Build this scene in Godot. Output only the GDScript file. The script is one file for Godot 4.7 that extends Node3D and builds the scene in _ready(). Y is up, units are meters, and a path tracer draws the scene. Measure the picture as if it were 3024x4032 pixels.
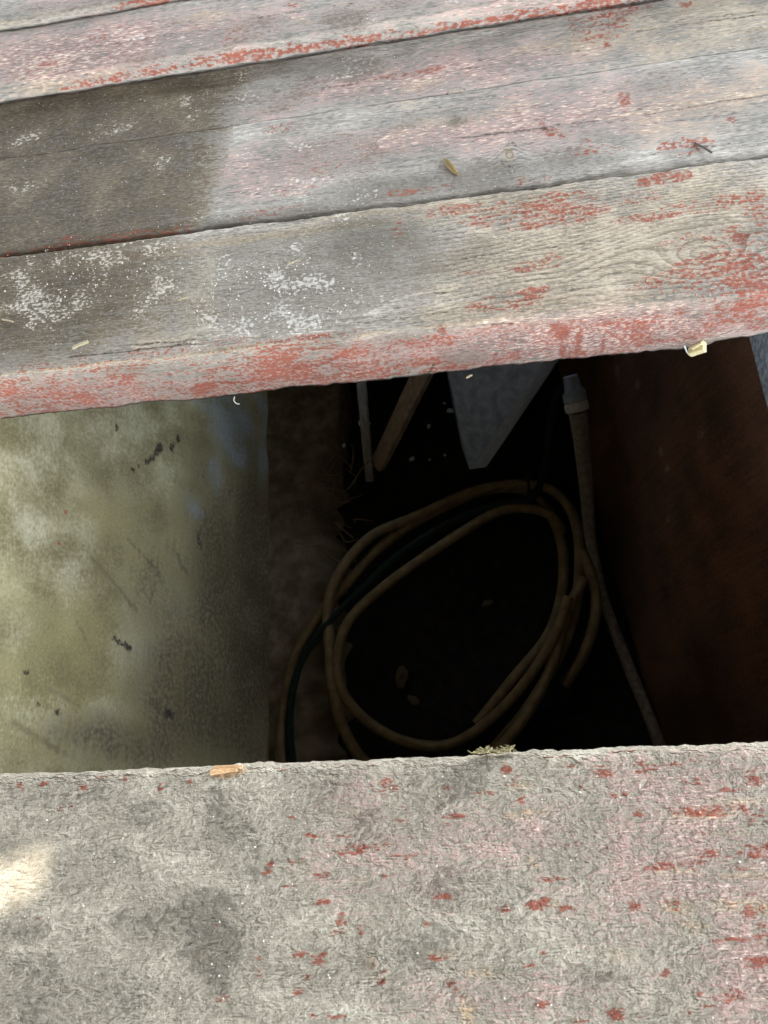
extends Node3D

# An open hatch in an old red plank deck: planks, the pit under them, a coiled hose.
# x runs along the planks, y up (0 = deck), z towards the photographer. Metres.

const DECK_THICK := 0.112
var names := {}
var near_plank: MeshInstance3D

# --------------------------------------------------------------------------- features, in metres on the plank: [x, s, rx, rs, amount, (hardness)]
# s is z on the top face and goes on down the near face
const F_A := {
	"pink": [[-0.5896, -1.328, 0.1796, 0.0246, 0.5], [-0.3387, -1.28, 0.2492, 0.0232, 0.4]],
	"dark": [[-0.5456, -1.312, 0.1061, 0.0169, 0.5], [-0.7086, -1.321, 0.0553, 0.0174, 0.4]],
	"red": [[-0.4794, -1.297, 0.0547, 0.0066, 0.7], [-0.5461, -1.296, 0.0471, 0.0042, 0.5]],
	"tan": [[-0.7057, -1.303, 0.0825, 0.0147, 0.6]],
}
const F_B := {
	"pink": [[-0.6207, -1.209, 0.2624, 0.0691, 0.75], [-0.4009, -1.205, 0.2067, 0.0559, 0.5], [-0.1078, -1.192, 0.229, 0.043, 0.4], [0.1785, -1.156, 0.1396, 0.0257, 0.5]],
	"red": [[-0.566, -1.236, 0.0174, 0.007, 0.4], [-0.6517, -1.194, 0.014, 0.0057, 0.4], [-0.345, -1.192, 0.0325, 0.011, 0.35], [-0.2296, -1.243, 0.016, 0.009, 0.4], [-0.2237, -1.145, 0.1191, 0.0088, 1], [-0.0733, -1.142, 0.1181, 0.0085, 0.9], [-0.3782, -1.147, 0.1203, 0.0075, 0.8], [-0.5398, -1.143, 0.0915, 0.0071, 0.6], [0.0733, -1.141, 0.1169, 0.0076, 0.85], [0.2512, -1.137, 0.0939, 0.0075, 0.9]],
	"tan": [[-0.6699, -1.149, 0.0781, 0.0134, 0.7], [-0.5562, -1.152, 0.0507, 0.0088, 0.5], [-0.3795, -1.244, 0.05, 0.016, 0.5], [-0.2136, -1.195, 0.0236, 0.0109, 0.6], [-0.6672, -1.186, 0.0527, 0.016, 0.3]],
	"dark": [[-0.1529, -1.181, 0.0462, 0.0322, 0.5], [-0.2906, -1.196, 0.0481, 0.022, 0.3], [-0.43, -1.167, 0.0823, 0.0153, 0.3], [-0.0631, -1.192, 0.0377, 0.0171, 0.4]],
	"white": [[-0.4988, -1.221, 0.017, 0.0069, 0.6], [-0.0934, -1.173, 0.0189, 0.0149, 0.5], [0.0393, -1.19, 0.022, 0.0085, 0.5]],
	"crack": [[-0.6637, -1.218, 0.0154, 0.0026, 0.5], [-0.6468, -1.218, 0.0154, 0.0026, 0.5], [-0.6304, -1.219, 0.0153, 0.0026, 0.5], [-0.6136, -1.218, 0.0152, 0.0026, 0.5], [-0.5968, -1.216, 0.0152, 0.0026, 0.5], [-0.5801, -1.216, 0.0151, 0.0026, 0.5], [-0.5638, -1.217, 0.015, 0.0026, 0.5], [-0.5471, -1.215, 0.015, 0.0026, 0.5], [-0.5308, -1.215, 0.0149, 0.0026, 0.5], [-0.5146, -1.217, 0.0149, 0.0026, 0.5], [-0.4982, -1.215, 0.0148, 0.0026, 0.5], [-0.482, -1.216, 0.0147, 0.0026, 0.5], [-0.4659, -1.216, 0.0147, 0.0026, 0.5], [-0.4496, -1.213, 0.0146, 0.0025, 0.5], [-0.4334, -1.213, 0.0145, 0.0025, 0.5], [-0.4176, -1.215, 0.0145, 0.0025, 0.5], [-0.3387, -1.224, 0.0126, 0.0022, 0.5], [-0.325, -1.223, 0.0126, 0.0022, 0.5], [-0.3114, -1.225, 0.0125, 0.0022, 0.5], [-0.2978, -1.225, 0.0125, 0.0022, 0.5], [-0.2842, -1.222, 0.0124, 0.0022, 0.5], [-0.2706, -1.222, 0.0124, 0.0022, 0.5], [-0.2572, -1.223, 0.0124, 0.0022, 0.5], [-0.2437, -1.223, 0.0123, 0.0022, 0.5], [-0.2303, -1.221, 0.0123, 0.0022, 0.5], [-0.2169, -1.221, 0.0122, 0.0022, 0.5], [-0.2036, -1.222, 0.0122, 0.0022, 0.5], [-0.1903, -1.22, 0.0121, 0.0022, 0.5], [-0.177, -1.221, 0.0121, 0.0022, 0.5], [-0.1638, -1.221, 0.012, 0.0022, 0.5], [-0.1506, -1.22, 0.012, 0.0022, 0.5], [-0.1374, -1.221, 0.012, 0.0022, 0.5]],
}
const F_C1 := {
	"pink": [[0.0305, -1.073, 0.2506, 0.0497, 0.55], [-0.1285, -1.066, 0.1639, 0.0301, 0.5], [0.2039, -1.066, 0.1362, 0.0293, 0.4], [-0.2914, -1.039, 0.077, 0.0251, 0.4]],
	"red": [[0.3219, -1.151, 0.019, 0.0123, 0.65], [0.2381, -1.119, 0.0413, 0.0252, 0.45], [0.2062, -1.141, 0.0098, 0.0082, 0.5], [0.2466, -1.079, 0.0061, 0.0049, 0.9], [0.2838, -1.149, 0.0343, 0.0143, 0.4], [0.3714, -1.141, 0.008, 0.0051, 0.6], [-0.0552, -1.081, 0.0441, 0.006, 0.3]],
	"tan": [[0.3738, -1.077, 0.1697, 0.0681, 0.65], [0.2211, -1.094, 0.089, 0.0218, 0.7], [0.1376, -1.09, 0.063, 0.0139, 0.5], [-0.042, -1.053, 0.0507, 0.0138, 0.4], [0.0203, -1.026, 0.0085, 0.0048, 0.9]],
	"dark": [[-0.3413, -1.137, 0.1209, 0.0214, 0.6], [-0.2332, -1.145, 0.0944, 0.0373, 0.5], [-0.2931, -1.09, 0.0862, 0.0414, 0.3], [-0.1352, -1.109, 0.0454, 0.0206, 0.45], [0.4586, -1.043, 0.0189, 0.019, 0.4]],
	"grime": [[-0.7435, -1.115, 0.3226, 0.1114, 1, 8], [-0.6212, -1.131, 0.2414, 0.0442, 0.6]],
	"dust": [[-0.3729, -1.075, 0.0207, 0.1243, 0.8, 3]],
	"white": [[-0.5476, -1.059, 0.0579, 0.021, 0.333], [-0.6854, -1.065, 0.0343, 0.0171, 0.37], [-0.3551, -1.103, 0.056, 0.0631, 0.222], [-0.1574, -1.124, 0.0459, 0.0261, 0.222], [0.4567, -1.034, 0.0088, 0.0094, 0.296]],
	"crack": [[0.0305, -1.074, 0.0107, 0.002, 0.6], [0.0423, -1.074, 0.0106, 0.002, 0.6], [0.0542, -1.074, 0.0106, 0.002, 0.6], [0.0659, -1.074, 0.0106, 0.002, 0.6], [0.0777, -1.075, 0.0105, 0.002, 0.6], [0.0894, -1.075, 0.0105, 0.002, 0.6], [0.1011, -1.074, 0.0105, 0.002, 0.6], [0.1128, -1.075, 0.0104, 0.002, 0.6], [0.1243, -1.074, 0.0104, 0.002, 0.6], [0.1359, -1.074, 0.0104, 0.002, 0.6], [0.1475, -1.073, 0.0103, 0.002, 0.6], [0.1593, -1.076, 0.0103, 0.002, 0.6], [0.1707, -1.075, 0.0103, 0.002, 0.6], [0.182, -1.074, 0.0102, 0.002, 0.6], [0.1938, -1.076, 0.0102, 0.002, 0.6], [0.2051, -1.075, 0.0102, 0.002, 0.6], [0.2768, -1.101, 0.0118, 0.002, 0.6], [0.2903, -1.1, 0.0117, 0.002, 0.6], [0.3037, -1.099, 0.0117, 0.002, 0.6], [0.3171, -1.098, 0.0116, 0.002, 0.6], [0.3306, -1.099, 0.0116, 0.002, 0.6], [0.3441, -1.099, 0.0115, 0.002, 0.6], [0.3574, -1.098, 0.0115, 0.002, 0.6], [0.3705, -1.097, 0.0114, 0.002, 0.6], [0.3835, -1.095, 0.0114, 0.002, 0.6], [0.3971, -1.097, 0.0114, 0.002, 0.6], [0.4099, -1.095, 0.0113, 0.002, 0.6], [0.4234, -1.096, 0.0113, 0.002, 0.6], [0.4362, -1.094, 0.0112, 0.002, 0.6], [0.4492, -1.094, 0.0112, 0.002, 0.6], [0.4623, -1.094, 0.0111, 0.002, 0.6], [0.4752, -1.093, 0.0111, 0.002, 0.6], [-0.1874, -1.08, 0.0094, 0.0016, 0.5], [-0.1775, -1.078, 0.0094, 0.0016, 0.5], [-0.1676, -1.079, 0.0094, 0.0016, 0.5], [-0.1578, -1.078, 0.0093, 0.0016, 0.5], [-0.1479, -1.078, 0.0093, 0.0016, 0.5], [-0.1381, -1.077, 0.0093, 0.0016, 0.5], [-0.1283, -1.079, 0.0093, 0.0016, 0.5], [-0.1185, -1.078, 0.0093, 0.0016, 0.5], [-0.1087, -1.078, 0.0092, 0.0016, 0.5], [-0.0989, -1.079, 0.0092, 0.0016, 0.5], [-0.0892, -1.079, 0.0092, 0.0016, 0.5], [-0.0795, -1.078, 0.0092, 0.0016, 0.5], [-0.0699, -1.077, 0.0091, 0.0016, 0.5], [-0.0601, -1.079, 0.0091, 0.0016, 0.5], [-0.0506, -1.077, 0.0091, 0.0016, 0.5], [-0.0408, -1.08, 0.0091, 0.0016, 0.5], [0.3452, -1.105, 0.0079, 0.0016, 0.5], [0.3534, -1.104, 0.0079, 0.0016, 0.5], [0.3618, -1.103, 0.0079, 0.0016, 0.5], [0.3706, -1.105, 0.0079, 0.0016, 0.5], [0.3787, -1.103, 0.0078, 0.0016, 0.5], [0.387, -1.102, 0.0078, 0.0016, 0.5], [0.3957, -1.104, 0.0078, 0.0016, 0.5], [0.4039, -1.103, 0.0078, 0.0016, 0.5], [0.4124, -1.103, 0.0078, 0.0016, 0.5], [0.4208, -1.103, 0.0077, 0.0016, 0.5], [0.4294, -1.105, 0.0077, 0.0016, 0.5], [0.4374, -1.103, 0.0077, 0.0016, 0.5], [0.4456, -1.102, 0.0077, 0.0016, 0.5], [0.454, -1.102, 0.0077, 0.0016, 0.5], [0.4623, -1.102, 0.0076, 0.0016, 0.5], [0.4706, -1.102, 0.0076, 0.0016, 0.5], [0.0306, -1.028, 0.0023, 0.0031, 0.6], [0.03, -1.024, 0.0023, 0.0031, 0.6], [0.0278, -1.022, 0.0023, 0.0031, 0.6], [0.0243, -1.019, 0.0023, 0.0031, 0.6], [0.0199, -1.018, 0.0023, 0.0031, 0.6], [0.0151, -1.018, 0.0023, 0.0031, 0.6], [0.0105, -1.018, 0.0023, 0.0031, 0.6], [0.0067, -1.02, 0.0023, 0.0031, 0.6], [0.004, -1.022, 0.0023, 0.0031, 0.6], [0.003, -1.025, 0.0023, 0.0031, 0.6], [0.0035, -1.028, 0.0023, 0.0031, 0.6], [0.0057, -1.031, 0.0023, 0.0031, 0.6], [0.0093, -1.034, 0.0023, 0.0031, 0.6], [0.0137, -1.035, 0.0023, 0.0031, 0.6], [0.0185, -1.035, 0.0023, 0.0031, 0.6], [0.0231, -1.034, 0.0023, 0.0031, 0.6], [0.0269, -1.033, 0.0023, 0.0031, 0.6], [0.0295, -1.03, 0.0023, 0.0031, 0.6]],
}
const F_C2 := {
	"pink": [[0.1891, -0.9444, 0.2747, 0.0632, 0.55], [-0.2301, -0.9314, 0.1459, 0.0465, 0.5], [-0.0469, -0.9438, 0.1535, 0.0368, 0.55], [0.1288, -1.003, 0.136, 0.0236, 0.4], [-0.2866, -0.8955, 0.0658, 0.0366, 0.4]],
	"red": [[0.1471, -0.9225, 0.0085, 0.008, 0.8], [0.1628, -0.9105, 0.0072, 0.0062, 0.85], [0.1922, -0.8959, 0.0083, 0.0052, 0.85], [0.1356, -0.9384, 0.004, 0.0063, 0.6], [0.2574, -0.9658, 0.0065, 0.0146, 0.6], [0.3921, -0.8982, 0.0067, 0.0061, 0.8], [0.3723, -0.9083, 0.0049, 0.0035, 0.6], [0.3235, -0.8608, 0.0305, 0.0135, 0.45], [0.2123, -0.8728, 0.0316, 0.0086, 0.4], [-0.5818, -0.8365, 0.0201, 0.0091, 0.8], [-0.47, -0.8278, 0.0749, 0.0107, 0.55], [-0.6478, -0.8246, 0.047, 0.0064, 0.7], [-0.2845, -0.8347, 0.0286, 0.007, 0.5], [0.1119, -0.8348, 0.0218, 0.0067, 0.8], [-0.2459, -1.006, 0.0338, 0.0088, 0.4], [-0.1873, -0.9145, 0.0215, 0.011, 0.4], [-0.2293, -0.8766, 0.0286, 0.0108, 0.45], [-0.2637, -0.8426, 0.0285, 0.0053, 0.5], [-0.0514, -0.8442, 0.0404, 0.0052, 0.5]],
	"tan": [[0.3862, -0.9324, 0.1601, 0.0619, 0.5], [0.024, -0.977, 0.1039, 0.0187, 0.5], [-0.0719, -1.02, 0.0578, 0.0136, 0.4], [-0.1163, -0.957, 0.1143, 0.0131, 0.3], [0.0996, -0.8412, 0.0155, 0.0119, 0.7], [0.0843, -0.8876, 0.0079, 0.0175, 1.1]],
	"dark": [[-0.3691, -0.8274, 0.1459, 0.0176, 0.95], [-0.4705, -0.8322, 0.0901, 0.0108, 0.8], [-0.2287, -0.8324, 0.1126, 0.0174, 0.6], [-0.0779, -0.8549, 0.1022, 0.0261, 0.75], [0.0353, -0.8525, 0.0792, 0.0309, 0.65], [0.0784, -0.8579, 0.0392, 0.0292, 0.8], [0.147, -0.863, 0.0578, 0.0223, 0.6], [0.2039, -0.857, 0.0378, 0.0119, 0.5], [-0.0731, -0.9865, 0.0428, 0.0152, 0.35], [0.0134, -0.9743, 0.0167, 0.0131, 0.7], [-0.1874, -0.9422, 0.0652, 0.028, 0.3], [-0.1174, -0.9109, 0.0843, 0.0181, 0.35], [0.306, -0.9857, 0.0386, 0.0221, 0.4]],
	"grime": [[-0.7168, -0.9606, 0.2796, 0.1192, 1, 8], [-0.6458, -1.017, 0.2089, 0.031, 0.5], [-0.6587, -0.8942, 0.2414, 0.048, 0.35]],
	"dust": [[-0.3798, -0.9396, 0.0198, 0.0951, 0.8, 3]],
	"white": [[-0.6856, -0.9649, 0.0249, 0.0121, 0.37], [-0.4227, -0.9663, 0.0466, 0.0156, 0.296], [-0.2594, -0.9555, 0.0519, 0.0237, 0.37], [-0.2295, -0.8856, 0.0646, 0.0316, 0.296], [-0.1666, -0.857, 0.0559, 0.0264, 0.259], [-0.2851, -0.8505, 0.0863, 0.0266, 0.222]],
	"crack": [[0.0142, -0.9334, 0.0116, 0.0017, 0.7], [0.0273, -0.9328, 0.0115, 0.0017, 0.7], [0.0402, -0.9308, 0.0115, 0.0017, 0.7], [0.0534, -0.9318, 0.0114, 0.0017, 0.7], [0.0663, -0.9308, 0.0114, 0.0017, 0.7], [0.0794, -0.9317, 0.0113, 0.0017, 0.7], [0.0922, -0.9303, 0.0113, 0.0017, 0.7], [0.1052, -0.9315, 0.0113, 0.0017, 0.7], [0.1179, -0.9305, 0.0112, 0.0017, 0.7], [0.1307, -0.9299, 0.0112, 0.0017, 0.7], [0.1435, -0.9295, 0.0111, 0.0017, 0.7], [0.1565, -0.9317, 0.0111, 0.0017, 0.7], [0.1689, -0.9294, 0.0111, 0.0017, 0.7], [0.1817, -0.9305, 0.011, 0.0017, 0.7], [0.1944, -0.9306, 0.011, 0.0017, 0.7], [0.2069, -0.9302, 0.0109, 0.0017, 0.7], [-0.0443, -1.001, 0.0085, 0.0015, 0.6], [-0.0354, -1.003, 0.0085, 0.0015, 0.6], [-0.0265, -1.003, 0.0084, 0.0015, 0.6], [-0.0177, -1, 0.0084, 0.0015, 0.6], [-0.0088, -1, 0.0084, 0.0015, 0.6], [-0, -0.9994, 0.0084, 0.0015, 0.6], [0.0088, -0.9997, 0.0083, 0.0015, 0.6], [0.0177, -1.001, 0.0083, 0.0015, 0.6], [0.0265, -1.001, 0.0083, 0.0015, 0.6], [0.0352, -0.9992, 0.0083, 0.0015, 0.6], [0.0441, -1.001, 0.0083, 0.0015, 0.6], [0.0526, -0.9988, 0.0082, 0.0015, 0.6], [0.0613, -0.9985, 0.0082, 0.0015, 0.6], [0.0701, -0.9995, 0.0082, 0.0015, 0.6], [0.0789, -0.9996, 0.0082, 0.0015, 0.6], [0.0875, -0.999, 0.0082, 0.0015, 0.6], [0.2841, -0.9282, 0.0096, 0.0018, 0.6], [0.2951, -0.9287, 0.0096, 0.0018, 0.6], [0.3061, -0.9299, 0.0095, 0.0018, 0.6], [0.3171, -0.9307, 0.0095, 0.0018, 0.6], [0.3276, -0.929, 0.0095, 0.0018, 0.6], [0.3387, -0.9309, 0.0095, 0.0018, 0.6], [0.3494, -0.9306, 0.0094, 0.0018, 0.6], [0.36, -0.9303, 0.0094, 0.0018, 0.6], [0.3708, -0.9307, 0.0094, 0.0018, 0.6], [0.3818, -0.9324, 0.0093, 0.0018, 0.6], [0.3923, -0.9319, 0.0093, 0.0018, 0.6], [0.403, -0.9324, 0.0093, 0.0018, 0.6], [0.4137, -0.9328, 0.0093, 0.0018, 0.6], [0.424, -0.9316, 0.0092, 0.0018, 0.6], [0.4346, -0.9318, 0.0092, 0.0018, 0.6], [0.4455, -0.9334, 0.0092, 0.0018, 0.6], [-0.2595, -0.9565, 0.0077, 0.0015, 0.5], [-0.2517, -0.954, 0.0077, 0.0015, 0.5], [-0.244, -0.9555, 0.0077, 0.0015, 0.5], [-0.2362, -0.954, 0.0077, 0.0015, 0.5], [-0.2286, -0.9563, 0.0077, 0.0015, 0.5], [-0.2209, -0.9566, 0.0076, 0.0015, 0.5], [-0.2132, -0.9548, 0.0076, 0.0015, 0.5], [-0.2055, -0.9554, 0.0076, 0.0015, 0.5], [-0.1979, -0.9546, 0.0076, 0.0015, 0.5], [-0.1902, -0.9558, 0.0076, 0.0015, 0.5], [-0.1826, -0.9551, 0.0076, 0.0015, 0.5], [-0.175, -0.9563, 0.0075, 0.0015, 0.5], [-0.1674, -0.9545, 0.0075, 0.0015, 0.5], [-0.1598, -0.9549, 0.0075, 0.0015, 0.5], [-0.1522, -0.9557, 0.0075, 0.0015, 0.5], [-0.1446, -0.9546, 0.0075, 0.0015, 0.5], [0.0878, -0.9265, 0.0083, 0.0014, 0.5], [0.0967, -0.9263, 0.0083, 0.0014, 0.5], [0.1057, -0.9275, 0.0082, 0.0014, 0.5], [0.1146, -0.928, 0.0082, 0.0014, 0.5], [0.1233, -0.9263, 0.0082, 0.0014, 0.5], [0.1321, -0.9265, 0.0082, 0.0014, 0.5], [0.141, -0.9269, 0.0082, 0.0014, 0.5], [0.1496, -0.9258, 0.0081, 0.0014, 0.5], [0.1586, -0.9272, 0.0081, 0.0014, 0.5], [0.1671, -0.9251, 0.0081, 0.0014, 0.5], [0.1759, -0.9254, 0.0081, 0.0014, 0.5], [0.1848, -0.9268, 0.0081, 0.0014, 0.5], [0.1935, -0.9266, 0.008, 0.0014, 0.5], [0.2019, -0.9248, 0.008, 0.0014, 0.5], [0.2105, -0.924, 0.008, 0.0014, 0.5], [0.2193, -0.9256, 0.008, 0.0014, 0.5], [0.0933, -0.8821, 0.0021, 0.0028, 0.75], [0.0902, -0.8751, 0.0021, 0.0028, 0.75], [0.0865, -0.8696, 0.0021, 0.0028, 0.75], [0.0826, -0.8663, 0.0021, 0.0028, 0.75], [0.0788, -0.8656, 0.0021, 0.0028, 0.75], [0.0757, -0.8675, 0.0021, 0.0028, 0.75], [0.0737, -0.8718, 0.0021, 0.0028, 0.75], [0.0729, -0.878, 0.0021, 0.0028, 0.75], [0.0735, -0.8855, 0.0021, 0.0028, 0.75], [0.0754, -0.8932, 0.0021, 0.0028, 0.75], [0.0784, -0.9003, 0.0021, 0.0028, 0.75], [0.0821, -0.9059, 0.0021, 0.0028, 0.75], [0.0861, -0.9092, 0.0021, 0.0028, 0.75], [0.0899, -0.91, 0.0021, 0.0028, 0.75], [0.093, -0.908, 0.0021, 0.0028, 0.75], [0.0951, -0.9036, 0.0021, 0.0028, 0.75], [0.0958, -0.8972, 0.0021, 0.0028, 0.75], [0.0952, -0.8898, 0.0021, 0.0028, 0.75], [0.0168, -1.026, 0.0141, 0.0077, 0.5], [0.1972, -0.8545, 0.0133, 0.0021, 0.5], [0.213, -0.854, 0.0133, 0.0021, 0.5], [0.2287, -0.8534, 0.0132, 0.0021, 0.5], [0.2446, -0.8546, 0.0132, 0.0021, 0.5], [0.2603, -0.8549, 0.0131, 0.0021, 0.5], [0.2756, -0.8528, 0.013, 0.0021, 0.5], [0.2916, -0.855, 0.013, 0.0021, 0.5], [0.3069, -0.8536, 0.0129, 0.0021, 0.5], [0.3222, -0.8527, 0.0129, 0.0021, 0.5], [0.3377, -0.8535, 0.0128, 0.0021, 0.5], [0.3532, -0.8546, 0.0128, 0.0021, 0.5], [0.3682, -0.8528, 0.0127, 0.0021, 0.5], [0.3834, -0.8529, 0.0126, 0.0021, 0.5], [0.3986, -0.8528, 0.0126, 0.0021, 0.5], [0.414, -0.854, 0.0125, 0.0021, 0.5], [0.4288, -0.8529, 0.0125, 0.0021, 0.5]],
}
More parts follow.
